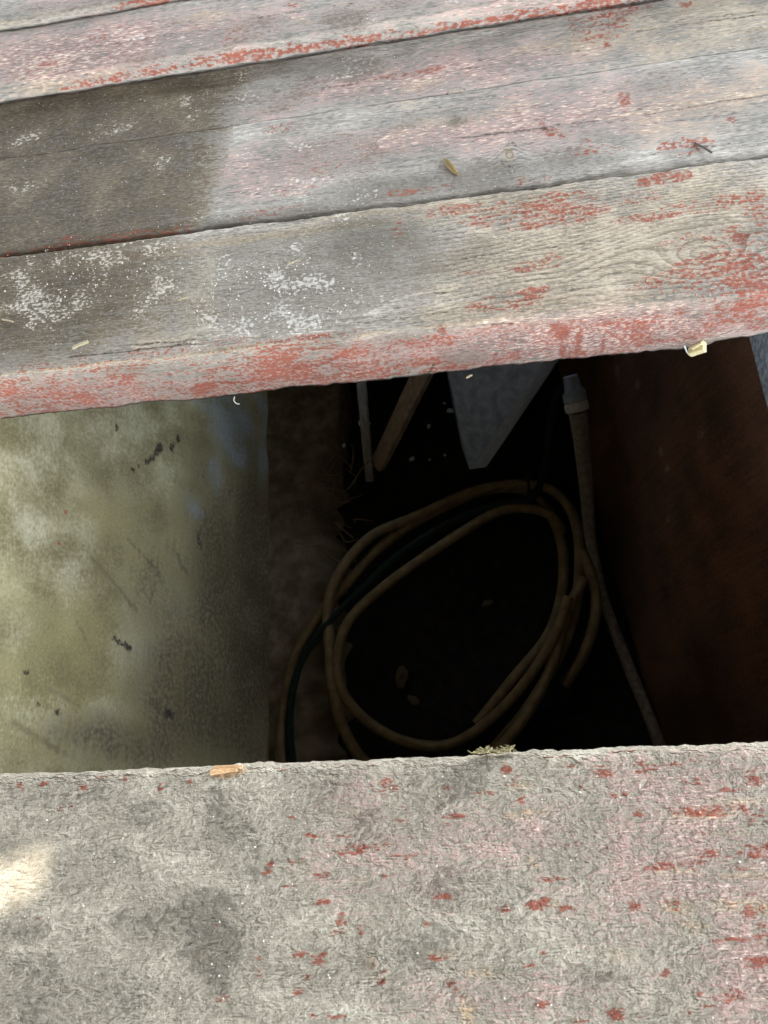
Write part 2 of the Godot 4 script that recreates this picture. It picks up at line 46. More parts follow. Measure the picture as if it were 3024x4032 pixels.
const F_D := {
	"dark": [[-0.1273, -0.7653, 0.0802, 0.0411, 0.95], [-0.089, -0.7269, 0.0847, 0.0478, 0.6], [-0.2267, -0.6994, 0.1206, 0.0556, 0.55], [-0.2825, -0.7728, 0.0839, 0.0252, 0.35], [0.0061, -0.7125, 0.0505, 0.0313, 0.35], [0.327, -0.7095, 0.0344, 0.0228, 0.2], [-0.1675, -0.7067, 0.0793, 0.0475, 0.4], [0.0016, -0.5306, 0.0393, 0.029, 0.7], [-0.4471, -0.5805, 0.0775, 0.0172, 0.5], [-0.1898, -0.5952, 0.0376, 0.013, 0.55], [-0.0894, -0.5872, 0.0439, 0.0128, 0.5], [-0.6678, -0.5182, 0.0413, 0.0268, 0.5], [-0.4041, -0.5149, 0.0612, 0.0187, 0.4]],
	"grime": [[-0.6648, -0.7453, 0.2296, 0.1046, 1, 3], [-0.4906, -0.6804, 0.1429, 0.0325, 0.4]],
	"dust": [[-0.3682, -0.7035, 0.0237, 0.0892, 0.8, 3], [-0.4337, -0.665, 0.1049, 0.0239, 0.4]],
	"white": [[-0.2393, -0.6636, 0.0398, 0.0264, 0.74], [-0.2097, -0.6427, 0.0326, 0.0152, 0.666], [-0.3279, -0.7139, 0.0235, 0.0406, 0.629], [-0.2808, -0.7232, 0.048, 0.0276, 0.518], [-0.1744, -0.638, 0.0322, 0.0181, 0.555], [-0.253, -0.6873, 0.1209, 0.0632, 0.407], [-0.5955, -0.7231, 0.0448, 0.0425, 0.629], [-0.5547, -0.7422, 0.0297, 0.0342, 0.555], [-0.6173, -0.7723, 0.0687, 0.0529, 0.296], [-0.4658, -0.7839, 0.0884, 0.0295, 0.37], [-0.2375, -0.7453, 0.0301, 0.0148, 0.518], [-0.2277, -0.7644, 0.0165, 0.0116, 0.444], [-0.1554, -0.6242, 0.0179, 0.0075, 0.518], [-0.3567, -0.6279, 0.023, 0.0169, 0.518], [-0.5711, -0.6515, 0.0101, 0.0081, 0.592], [-0.1601, -0.8125, 0.0137, 0.0085, 0.37], [-0.1333, -0.7997, 0.0203, 0.0168, 0.222], [-0.4253, -0.7279, 0.1143, 0.0499, 0.185]],
	"tan": [[0.158, -0.6896, 0.1975, 0.0911, 0.9], [0.3139, -0.7349, 0.1164, 0.0853, 0.8], [-0.0122, -0.6236, 0.0735, 0.022, 0.7], [0.0889, -0.7965, 0.1591, 0.0329, 0.7], [-0.4804, -0.7861, 0.1258, 0.0174, 0.7], [-0.2832, -0.7966, 0.2397, 0.0077, 1.1], [-0.0661, -0.8141, 0.1739, 0.0059, 0.9], [0.1087, -0.6254, 0.1894, 0.0051, 1], [-0.0253, -0.6091, 0.0428, 0.0058, 0.9], [-0.415, -0.605, 0.177, 0.0053, 0.6], [-0.4176, -0.6357, 0.0827, 0.014, 0.5], [0.2703, -0.6502, 0.114, 0.0439, 0.5], [-0.001, -0.6074, 0.0364, 0.0036, 1.3], [0.1077, -0.616, 0.0708, 0.0036, 1.3], [0.2071, -0.6154, 0.0458, 0.0036, 1.2], [-0.1242, -0.6075, 0.0377, 0.0037, 1.1], [-0.3161, -0.6099, 0.0796, 0.0038, 1], [-0.551, -0.6066, 0.106, 0.0047, 1]],
	"red": [[0.12, -0.7897, 0.0692, 0.0163, 0.72], [0.0616, -0.7762, 0.0445, 0.0114, 0.6], [0.1612, -0.7664, 0.037, 0.0112, 0.72], [0.1351, -0.7561, 0.0556, 0.0064, 0.5], [0.0554, -0.6328, 0.0422, 0.0132, 0.7], [0.0988, -0.6453, 0.0203, 0.0059, 0.7], [0.0743, -0.6413, 0.0361, 0.0059, 0.5], [0.3631, -0.6923, 0.0124, 0.012, 1], [0.3316, -0.6412, 0.0529, 0.029, 0.75], [0.2621, -0.6352, 0.0397, 0.0145, 0.8], [0.3633, -0.6585, 0.0334, 0.0439, 0.55], [0.2935, -0.8096, 0.0241, 0.0098, 0.65], [0.2594, -0.8073, 0.0097, 0.0074, 0.9], [0.2781, -0.809, 0.0097, 0.0066, 0.8], [0.3932, -0.722, 0.017, 0.0459, 0.55], [0.341, -0.7542, 0.0524, 0.011, 0.45], [0.25, -0.7454, 0.0357, 0.0063, 0.5], [0.097, -0.6872, 0.0304, 0.0061, 0.55], [0.1256, -0.6983, 0.0121, 0.0046, 0.6], [0.3016, -0.6981, 0.0288, 0.0091, 0.4], [0.3522, -0.6309, 0.0331, 0.0144, 0.7], [-0.0075, -0.8001, 0.0393, 0.0083, 0.5], [0.0169, -0.6875, 0.0187, 0.0046, 0.5], [0.2309, -0.7808, 0.0425, 0.0097, 0.45], [-0.2254, -0.611, 0.0388, 0.006, 0.5], [-0.1745, -0.6118, 0.0383, 0.0059, 0.65], [-0.3231, -0.6198, 0.04, 0.0046, 0.4], [-0.4841, -0.6212, 0.0349, 0.0047, 0.45], [-0.6148, -0.6144, 0.0288, 0.0047, 0.4], [-0.0808, -0.7745, 0.0053, 0.028, 0.4], [-0.4102, -0.5358, 0.3077, 0.0712, 0.5], [0.0911, -0.5422, 0.2253, 0.045, 0.25], [-0.6526, -0.5431, 0.0809, 0.0486, 0.72], [-0.7002, -0.5028, 0.0629, 0.0217, 0.85], [-0.5502, -0.5564, 0.0597, 0.0347, 0.62], [-0.593, -0.5176, 0.0549, 0.0288, 0.6], [-0.4784, -0.5425, 0.0468, 0.0264, 0.5], [-0.3837, -0.5498, 0.0462, 0.0301, 0.6], [-0.2938, -0.5511, 0.0721, 0.0363, 0.85], [-0.2349, -0.5697, 0.045, 0.0322, 0.85], [-0.3476, -0.5132, 0.0679, 0.021, 0.8], [-0.27, -0.5138, 0.0675, 0.0204, 0.75], [-0.2033, -0.5337, 0.0529, 0.0242, 0.72], [-0.1451, -0.5585, 0.0452, 0.0251, 0.6], [-0.1676, -0.5082, 0.0607, 0.0125, 0.8], [-0.0655, -0.5751, 0.0443, 0.0131, 0.62], [-0.0911, -0.522, 0.0597, 0.0168, 0.78], [-0.033, -0.5011, 0.0336, 0.0123, 0.75], [0.1304, -0.5621, 0.0095, 0.0163, 1.2], [0.1201, -0.5798, 0.0062, 0.0105, 0.9], [0.1545, -0.5302, 0.0045, 0.0343, 0.95], [0.1883, -0.5239, 0.0032, 0.0347, 0.8], [0.1334, -0.5172, 0.0052, 0.0187, 0.9], [0.0532, -0.5494, 0.009, 0.0246, 0.6], [-0.0292, -0.5973, 0.0062, 0.0125, 1.1], [-0.022, -0.5668, 0.0044, 0.0153, 0.9], [0.0657, -0.5547, 0.0051, 0.0066, 0.9], [0.3741, -0.592, 0.0265, 0.0269, 1], [0.3517, -0.5701, 0.037, 0.0236, 0.8], [0.397, -0.5334, 0.0216, 0.0184, 0.85], [0.3198, -0.558, 0.0312, 0.0175, 0.5], [0.2793, -0.5835, 0.0098, 0.0094, 0.8], [0.2323, -0.5483, 0.0165, 0.0177, 0.55], [0.0789, -0.5217, 0.0459, 0.0117, 0.7], [0.0335, -0.5067, 0.04, 0.0096, 0.7], [0.2612, -0.5213, 0.0389, 0.0093, 0.6], [0.1869, -0.5725, 0.0087, 0.0053, 0.7], [0.3138, -0.6078, 0.0239, 0.008, 0.5], [0.3086, -0.5287, 0.0192, 0.0092, 0.6], [0.1565, -0.507, 0.0396, 0.0071, 0.6], [-0.3911, -0.5339, 0.0067, 0.0026, 1.4], [-0.3841, -0.5336, 0.0067, 0.0026, 1.4], [-0.3778, -0.5315, 0.0068, 0.0026, 1.4], [-0.3707, -0.5313, 0.0067, 0.0026, 1.4], [-0.363, -0.5332, 0.0067, 0.0026, 1.4], [-0.3563, -0.532, 0.0067, 0.0026, 1.4], [-0.3499, -0.5301, 0.0067, 0.0026, 1.4], [-0.3426, -0.5306, 0.0067, 0.0025, 1.4], [-0.3362, -0.5286, 0.0068, 0.0025, 1.4], [-0.3288, -0.5297, 0.0067, 0.0025, 1.4], [-0.3213, -0.531, 0.0067, 0.0025, 1.4], [-0.3153, -0.5278, 0.0067, 0.0025, 1.4], [-0.3076, -0.5301, 0.0067, 0.0025, 1.4], [-0.3013, -0.5277, 0.0067, 0.0025, 1.4], [-0.2943, -0.5276, 0.0067, 0.0025, 1.4], [-0.2874, -0.527, 0.0067, 0.0025, 1.4], [-0.2804, -0.5273, 0.0067, 0.0025, 1.4], [-0.2735, -0.5269, 0.0067, 0.0025, 1.4], [-0.2667, -0.5261, 0.0067, 0.0025, 1.4], [-0.2601, -0.5248, 0.0067, 0.0025, 1.4], [-0.2407, -0.547, 0.0047, 0.0024, 1.3], [-0.2364, -0.5461, 0.0047, 0.0024, 1.3], [-0.2321, -0.5454, 0.0047, 0.0024, 1.3], [-0.2273, -0.5463, 0.0047, 0.0024, 1.3], [-0.2227, -0.5471, 0.0047, 0.0024, 1.3], [-0.2177, -0.5491, 0.0047, 0.0024, 1.3], [-0.2131, -0.5498, 0.0047, 0.0024, 1.3], [-0.209, -0.5483, 0.0047, 0.0024, 1.3], [-0.2039, -0.5512, 0.0047, 0.0023, 1.3], [-0.1994, -0.5513, 0.0047, 0.0023, 1.3], [-0.1994, -0.5513, 0.005, 0.0035, 1.3], [-0.1942, -0.553, 0.0049, 0.0035, 1.3], [-0.1885, -0.5575, 0.0049, 0.0035, 1.3], [-0.1833, -0.5596, 0.0049, 0.0035, 1.3], [-0.1777, -0.5634, 0.0049, 0.0034, 1.3], [-0.1726, -0.5656, 0.0049, 0.0034, 1.3], [-0.1668, -0.5707, 0.0049, 0.0034, 1.3], [-0.1616, -0.5736, 0.0048, 0.0033, 1.3], [-0.1563, -0.5769, 0.0048, 0.0033, 1.3], [-0.1509, -0.5807, 0.0048, 0.0033, 1.3]],
	"pink": [[0.1531, -0.5471, 0.2553, 0.0667, 0.9], [-0.2729, -0.5284, 0.2669, 0.0498, 0.6], [-0.5929, -0.5314, 0.1696, 0.0565, 0.7], [0.3321, -0.5557, 0.0938, 0.0549, 0.6], [-0.1307, -0.5672, 0.1279, 0.0336, 0.6]],
	"crack": [[-0.0476, -0.5191, 0.0022, 0.0025, 0.8], [-0.0487, -0.5162, 0.0022, 0.0026, 0.8], [-0.0501, -0.5106, 0.0023, 0.0026, 0.8], [-0.0511, -0.5095, 0.0023, 0.0026, 0.8], [-0.0525, -0.5038, 0.0023, 0.0026, 0.8], [-0.0537, -0.5014, 0.0023, 0.0026, 0.8], [-0.0548, -0.4988, 0.0023, 0.0026, 0.8], [-0.0561, -0.4953, 0.0023, 0.0027, 0.8], [-0.0574, -0.4912, 0.0023, 0.0027, 0.8], [-0.0598, -0.6596, 0.011, 0.0015, 0.55], [-0.0472, -0.6612, 0.0109, 0.0015, 0.55], [-0.0347, -0.6617, 0.0109, 0.0015, 0.55], [-0.0223, -0.6601, 0.0108, 0.0015, 0.55], [-0.0098, -0.6604, 0.0108, 0.0015, 0.55], [0.0025, -0.6604, 0.0108, 0.0015, 0.55], [0.0149, -0.661, 0.0107, 0.0015, 0.55], [0.0274, -0.6623, 0.0107, 0.0015, 0.55], [0.0397, -0.6632, 0.0107, 0.0015, 0.55], [0.0519, -0.662, 0.0106, 0.0015, 0.55], [0.0643, -0.6638, 0.0106, 0.0015, 0.55], [0.0763, -0.6626, 0.0105, 0.0015, 0.55], [0.0885, -0.6628, 0.0105, 0.0015, 0.55], [0.1007, -0.664, 0.0105, 0.0015, 0.55], [0.1129, -0.6645, 0.0104, 0.0015, 0.55], [0.1249, -0.6645, 0.0104, 0.0015, 0.55], [0.0061, -0.713, 0.011, 0.0016, 0.6], [0.0187, -0.7133, 0.0109, 0.0016, 0.6], [0.0313, -0.7136, 0.0109, 0.0016, 0.6], [0.0438, -0.7133, 0.0109, 0.0016, 0.6], [0.0564, -0.7144, 0.0108, 0.0016, 0.6], [0.0688, -0.7142, 0.0108, 0.0016, 0.6], [0.0812, -0.714, 0.0107, 0.0016, 0.6], [0.0936, -0.7145, 0.0107, 0.0016, 0.6], [0.1059, -0.7138, 0.0107, 0.0016, 0.6], [0.1182, -0.7141, 0.0106, 0.0016, 0.6], [0.1304, -0.7136, 0.0106, 0.0015, 0.6], [0.1429, -0.7157, 0.0106, 0.0015, 0.6], [0.155, -0.7149, 0.0105, 0.0015, 0.6], [0.167, -0.714, 0.0105, 0.0015, 0.6], [0.1794, -0.7161, 0.0105, 0.0015, 0.6], [0.1914, -0.7156, 0.0104, 0.0015, 0.6], [0.065, -0.672, 0.0106, 0.0013, 0.55], [0.0772, -0.6719, 0.0106, 0.0013, 0.55], [0.0895, -0.6731, 0.0106, 0.0013, 0.55], [0.1017, -0.6737, 0.0105, 0.0013, 0.55], [0.1137, -0.6723, 0.0105, 0.0013, 0.55], [0.1258, -0.6727, 0.0104, 0.0013, 0.55], [0.1379, -0.6731, 0.0104, 0.0013, 0.55], [0.1499, -0.6724, 0.0104, 0.0013, 0.55], [0.162, -0.6737, 0.0103, 0.0013, 0.55], [0.1737, -0.6721, 0.0103, 0.0013, 0.55], [0.1857, -0.6725, 0.0103, 0.0013, 0.55], [0.1978, -0.6738, 0.0102, 0.0013, 0.55], [0.2096, -0.6737, 0.0102, 0.0013, 0.55], [0.2212, -0.6724, 0.0102, 0.0013, 0.55], [0.2329, -0.6718, 0.0101, 0.0013, 0.55], [0.2449, -0.6733, 0.0101, 0.0013, 0.55], [-0.149, -0.6276, 0.0092, 0.0012, 0.6], [-0.1389, -0.6274, 0.0092, 0.0012, 0.6], [-0.1288, -0.6267, 0.0091, 0.0012, 0.6], [-0.1187, -0.6277, 0.0091, 0.0012, 0.6], [-0.1086, -0.6282, 0.0091, 0.0012, 0.6], [-0.0986, -0.627, 0.0091, 0.0012, 0.6], [-0.0886, -0.6289, 0.009, 0.0012, 0.6], [-0.0787, -0.6274, 0.009, 0.0012, 0.6], [-0.0687, -0.6278, 0.009, 0.0012, 0.6], [-0.0587, -0.6283, 0.009, 0.0012, 0.6], [-0.0488, -0.6288, 0.0089, 0.0012, 0.6], [-0.0389, -0.6283, 0.0089, 0.0012, 0.6], [-0.029, -0.6297, 0.0089, 0.0012, 0.6], [-0.0192, -0.6285, 0.0089, 0.0012, 0.6], [-0.0094, -0.6283, 0.0088, 0.0012, 0.6], [0.0004, -0.6288, 0.0088, 0.0012, 0.6], [0.1684, -0.7748, 0.0092, 0.0013, 0.5], [0.1787, -0.7751, 0.0092, 0.0013, 0.5], [0.189, -0.775, 0.0091, 0.0013, 0.5], [0.1993, -0.7745, 0.0091, 0.0013, 0.5], [0.2095, -0.7745, 0.0091, 0.0013, 0.5], [0.2196, -0.7736, 0.0091, 0.0013, 0.5], [0.2296, -0.7718, 0.009, 0.0013, 0.5], [0.2399, -0.7725, 0.009, 0.0013, 0.5], [0.2499, -0.7719, 0.009, 0.0013, 0.5], [0.26, -0.7715, 0.0089, 0.0013, 0.5], [0.27, -0.7708, 0.0089, 0.0013, 0.5], [0.2803, -0.7722, 0.0089, 0.0013, 0.5], [0.2902, -0.7709, 0.0089, 0.0013, 0.5], [0.3001, -0.7707, 0.0088, 0.0013, 0.5], [0.3099, -0.769, 0.0088, 0.0013, 0.5], [0.3199, -0.7691, 0.0088, 0.0013, 0.5], [-0.4855, -0.6341, 0.0076, 0.0013, 0.7], [-0.4779, -0.635, 0.0076, 0.0013, 0.7], [-0.47, -0.6343, 0.0076, 0.0013, 0.7], [-0.4623, -0.6344, 0.0076, 0.0013, 0.7], [-0.4545, -0.6335, 0.0076, 0.0012, 0.7], [-0.4466, -0.6319, 0.0076, 0.0012, 0.7], [-0.439, -0.6324, 0.0075, 0.0012, 0.7], [-0.4313, -0.6324, 0.0075, 0.0012, 0.7], [-0.4236, -0.6325, 0.0075, 0.0012, 0.7], [-0.4159, -0.6315, 0.0075, 0.0012, 0.7], [-0.4081, -0.6302, 0.0075, 0.0012, 0.7], [-0.4005, -0.6299, 0.0075, 0.0012, 0.7], [-0.3928, -0.6294, 0.0074, 0.0012, 0.7], [-0.3852, -0.6294, 0.0074, 0.0012, 0.7], [-0.3778, -0.6311, 0.0074, 0.0012, 0.7], [-0.3702, -0.6307, 0.0074, 0.0012, 0.7], [-0.5533, -0.6238, 0.0113, 0.0013, 0.8], [-0.541, -0.6252, 0.0113, 0.0013, 0.8], [-0.5285, -0.6249, 0.0112, 0.0013, 0.8], [-0.516, -0.6237, 0.0112, 0.0013, 0.8], [-0.5036, -0.6242, 0.0112, 0.0013, 0.8], [-0.4912, -0.6238, 0.0111, 0.0012, 0.8], [-0.4789, -0.6233, 0.0111, 0.0012, 0.8], [-0.4667, -0.6238, 0.0111, 0.0012, 0.8], [-0.4545, -0.6245, 0.011, 0.0012, 0.8], [-0.4423, -0.6243, 0.011, 0.0012, 0.8], [-0.4301, -0.6241, 0.0109, 0.0012, 0.8], [-0.4179, -0.6241, 0.0109, 0.0012, 0.8], [-0.4058, -0.6232, 0.0109, 0.0012, 0.8], [-0.3938, -0.6244, 0.0108, 0.0012, 0.8], [-0.3818, -0.6249, 0.0108, 0.0012, 0.8], [-0.3697, -0.6232, 0.0108, 0.0012, 0.8], [-0.0746, -0.606, 0.0082, 0.0017, 0.6], [-0.0657, -0.6047, 0.0082, 0.0017, 0.6], [-0.0567, -0.6047, 0.0082, 0.0016, 0.6], [-0.0477, -0.6042, 0.0082, 0.0016, 0.6], [-0.0387, -0.6037, 0.0082, 0.0016, 0.6], [-0.0297, -0.6034, 0.0082, 0.0016, 0.6], [-0.0209, -0.6019, 0.0082, 0.0016, 0.6], [-0.0119, -0.6025, 0.0082, 0.0016, 0.6], [-0.0029, -0.602, 0.0082, 0.0016, 0.6], [0.0059, -0.5994, 0.0082, 0.0016, 0.6], [0.0149, -0.6004, 0.0082, 0.0016, 0.6], [0.0238, -0.6, 0.0082, 0.0016, 0.6], [0.0326, -0.599, 0.0082, 0.0016, 0.6], [0.0415, -0.5964, 0.0082, 0.0016, 0.6], [0.0504, -0.5983, 0.0082, 0.0016, 0.6], [0.0592, -0.5954, 0.0082, 0.0016, 0.6], [0.1796, -0.5845, 0.0076, 0.0017, 0.5], [0.1876, -0.5831, 0.0076, 0.0017, 0.5], [0.1954, -0.5839, 0.0076, 0.0017, 0.5], [0.2034, -0.5832, 0.0076, 0.0017, 0.5], [0.2112, -0.5835, 0.0076, 0.0017, 0.5], [0.2187, -0.5855, 0.0076, 0.0017, 0.5], [0.2267, -0.5847, 0.0076, 0.0017, 0.5], [0.2343, -0.5856, 0.0076, 0.0017, 0.5], [0.2425, -0.5833, 0.0076, 0.0017, 0.5], [0.2502, -0.584, 0.0076, 0.0017, 0.5], [0.2578, -0.5848, 0.0076, 0.0017, 0.5], [0.2656, -0.5844, 0.0076, 0.0017, 0.5], [0.2733, -0.5847, 0.0076, 0.0017, 0.5], [0.2811, -0.5841, 0.0076, 0.0017, 0.5], [0.289, -0.583, 0.0076, 0.0017, 0.5], [0.2964, -0.5846, 0.0076, 0.0017, 0.5]],
}
const F_E := {
	"dark": [[-0.2989, 0.1052, 0.034, 0.0288, 1], [-0.3421, 0.0838, 0.0548, 0.0212, 0.75], [-0.3131, 0.0715, 0.0397, 0.0145, 0.6], [-0.2922, -0.0027, 0.0255, 0.0201, 0.75], [-0.3037, -0.0261, 0.0124, 0.0159, 0.55], [-0.2556, 0.0295, 0.0298, 0.0176, 0.3], [-0.049, -0.0405, 0.0337, 0.0164, 0.6], [-0.0837, -0.0235, 0.029, 0.0108, 0.5], [-0.4382, -0.0496, 0.0164, 0.0196, 0.5], [-0.4932, -0.0515, 0.0555, 0.0198, 0.35], [-0.4843, 0.1528, 0.1007, 0.0327, 0.5], [-0.3921, -0.0195, 0.0318, 0.0141, 0.3], [-0.1868, -0.0408, 0.0302, 0.0158, 0.4], [-0.0336, -0.0537, 0.0289, 0.0092, 0.4], [-0.1427, 0.0015, 0.0292, 0.0177, 0.3], [0.0717, 0.0161, 0.027, 0.0256, 0.3], [-0.0461, 0.0594, 0.055, 0.0166, 0.25], [-0.2167, -0.0142, 0.0201, 0.0137, 0.35], [-0.5199, 0.09, 0.0315, 0.0105, 0.6], [-0.2947, 0.1375, 0.0143, 0.0159, 0.7], [0.0741, 0.1358, 0.0254, 0.0091, 0.35], [-0.4394, 0.0297, 0.0421, 0.0182, 0.25], [-0.1037, 0.1112, 0.0546, 0.0198, 0.25]],
	"red": [[-0.5355, -0.0555, 0.0038, 0.003, 1.012], [-0.532, -0.0514, 0.0025, 0.003, 0.828], [-0.5049, -0.0558, 0.0063, 0.0022, 1.012], [-0.5089, -0.053, 0.0025, 0.0019, 0.92], [-0.4599, -0.0494, 0.0045, 0.0033, 1.012], [-0.412, -0.0583, 0.0037, 0.0051, 0.874], [-0.3707, -0.0472, 0.0032, 0.0029, 0.828], [-0.3365, -0.0508, 0.0036, 0.0032, 1.012], [-0.4844, -0.0281, 0.0029, 0.0029, 0.828], [-0.4712, -0.0315, 0.0021, 0.0018, 0.736], [0.0065, -0.0512, 0.0053, 0.0045, 1.196], [0.0188, -0.0215, 0.0042, 0.0027, 0.736], [0.0129, -0.0383, 0.0021, 0.0034, 0.644], [0.1329, -0.0044, 0.0037, 0.0045, 1.196], [-0.1173, -0.0383, 0.0081, 0.0089, 0.506], [-0.1035, -0.013, 0.0131, 0.0054, 0.46], [-0.1039, -0.0041, 0.0072, 0.0033, 0.552], [-0.1407, 0.0191, 0.0253, 0.0033, 0.414], [-0.1914, 0.1204, 0.0077, 0.0048, 1.058], [-0.2102, 0.1142, 0.0071, 0.003, 0.782], [-0.2043, 0.1333, 0.0038, 0.003, 1.104], [-0.2524, 0.1239, 0.0036, 0.012, 0.552], [-0.2098, 0.1466, 0.0069, 0.0029, 0.828], [-0.1867, 0.1144, 0.0042, 0.0024, 0.828], [-0.1679, 0.0863, 0.0049, 0.0055, 0.644], [-0.1868, 0.0694, 0.0057, 0.0031, 0.644], [-0.1246, 0.0453, 0.0071, 0.0025, 0.552], [0.0248, 0.075, 0.0107, 0.0036, 0.92], [0.0341, 0.0711, 0.004, 0.003, 0.92], [-0.0045, 0.0773, 0.0047, 0.0042, 0.92], [0.1165, 0.0765, 0.0045, 0.0036, 0.92], [0.1549, 0.0771, 0.0083, 0.0042, 0.736], [0.0868, 0.1654, 0.0099, 0.006, 1.012], [-0.0586, 0.1464, 0.0066, 0.0029, 0.874], [-0.0627, 0.1407, 0.0027, 0.0034, 0.828], [-0.1319, 0.1384, 0.0075, 0.0035, 0.736], [-0.0523, 0.1503, 0.0039, 0.0017, 0.736], [0.2226, 0.0324, 0.035, 0.0062, 0.552], [0.2126, -0.0053, 0.039, 0.0045, 0.506], [0.2454, 0.0041, 0.0128, 0.0064, 0.644], [0.1649, 0.0433, 0.029, 0.0043, 0.506], [0.225, 0.0841, 0.0093, 0.0059, 0.552], [0.2272, 0.1033, 0.0061, 0.0087, 0.552], [0.2466, -0.0342, 0.0098, 0.0066, 0.644], [0.1909, -0.0319, 0.01, 0.0033, 0.506], [0.045, 0.053, 0.0134, 0.0019, 0.552], [-0.4955, 0.0795, 0.002, 0.0016, 1.104], [-0.2974, 0.0882, 0.0015, 0.0013, 1.104], [-0.2277, -0.0634, 0.0154, 0.0018, 0.644], [-0.4343, -0.0631, 0.0165, 0.0015, 0.644], [-0.1565, -0.064, 0.0189, 0.0014, 0.644], [0.1419, -0.0641, 0.024, 0.0014, 0.644], [0.1948, -0.0538, 0.0134, 0.0034, 0.46], [0.0577, -0.0616, 0.0141, 0.0014, 0.552], [-0.1577, 0.0231, 0.0181, 0.002, 0.552], [-0.1051, 0.0287, 0.0213, 0.0019, 0.506], [-0.0589, -0.0363, 0.0043, 0.0034, 0.46], [0.2206, 0.1257, 0.0121, 0.004, 0.644], [-0.0034, -0.0143, 0.014, 0.002, 0.46], [0.1022, -0.044, 0.0138, 0.0027, 0.46], [0.1491, -0.0511, 0.0272, 0.0027, 0.552], [-0.1493, 0.0947, 0.0035, 0.0043, 0.644], [-0.2891, 0.1526, 0.0085, 0.0024, 0.644], [0.1833, 0.1511, 0.0182, 0.0055, 0.552], [0.1374, 0.1325, 0.005, 0.0057, 0.644]],
	"pink": [[0.1792, 0.0355, 0.1289, 0.0828, 0.5], [0.2111, 0.133, 0.0687, 0.0637, 0.52], [-0.1143, 0.0198, 0.0955, 0.0564, 0.35], [0.1917, -0.0362, 0.1109, 0.0266, 0.45], [0.0268, 0.0106, 0.0916, 0.0344, 0.4], [-0.0088, 0.1504, 0.1079, 0.0226, 0.4], [-0.1569, -0.0305, 0.0297, 0.0275, 0.4]],
	"tan": [[-0.2965, -0.0584, 0.0199, 0.0048, 1.4], [-0.2795, -0.063, 0.0126, 0.0024, 1.1], [0.0123, -0.0063, 0.0232, 0.0026, 0.9], [0.0289, -0.0102, 0.0185, 0.0026, 0.9], [0.0527, -0.0169, 0.0092, 0.0035, 0.6], [0.1588, 0.0792, 0.0212, 0.0064, 1], [0.2095, 0.078, 0.0291, 0.0055, 0.85], [0.2299, 0.0803, 0.0165, 0.0071, 0.9], [-0.0488, 0.1634, 0.0096, 0.0112, 1.1], [-0.0289, 0.1313, 0.0263, 0.0054, 0.9], [0.024, 0.038, 0.0072, 0.0059, 0.9], [0.1688, 0.0949, 0.0167, 0.0078, 0.85], [0.1944, -0.0016, 0.0392, 0.0043, 0.8], [0.2315, -0.0132, 0.0346, 0.0035, 0.8], [0.2173, 0.0158, 0.0386, 0.0034, 0.7], [0.0223, -0.0379, 0.0141, 0.0027, 0.9], [0.0172, -0.0336, 0.0188, 0.0036, 0.7], [-0.1078, -0.0289, 0.0078, 0.0136, 0.6], [0.1642, 0.0473, 0.0258, 0.0033, 0.8], [0.2187, 0.0525, 0.0336, 0.0041, 0.8], [-0.2938, 0.1525, 0.0095, 0.0031, 0.7], [-0.1485, 0.0491, 0.0095, 0.0034, 0.7], [0.0383, 0.0732, 0.0071, 0.004, 0.9], [0.0936, 0.117, 0.0255, 0.0054, 0.6], [-0.0633, 0.1156, 0.0269, 0.0055, 0.6], [-0.3151, 0.1173, 0.0097, 0.0041, 0.6], [-0.1571, -0.0146, 0.0069, 0.0054, 0.6]],
}
const KNOT_C2 := [[0.084, -0.888, 0.012, 0.016]]
const KNOT_D := [[0.315, -0.677, 0.085, 0.05]]
const RINGS_D := [[-0.057, 0.62, -0.822, -0.607, 0.62]]
const NOTCH := 0.333
const L_O := Vector3(-0.52804, -0.80000, -1.56000)
const L_A := Vector3(0.03398, 0.00000, 0.99942)
const L_B := Vector3(-0.39392, 0.91915, 0.00000)
const L_N := Vector3(0.91870, 0.39373, -0.03124)
const R_O := Vector3(0.39428, -0.86000, 0.44000)
const R_A := Vector3(-0.11032, 0.00000, -0.99390)
const R_B := Vector3(0.26195, 0.96508, 0.00000)
const R_N := Vector3(-0.95959, 0.26046, 0.10651)
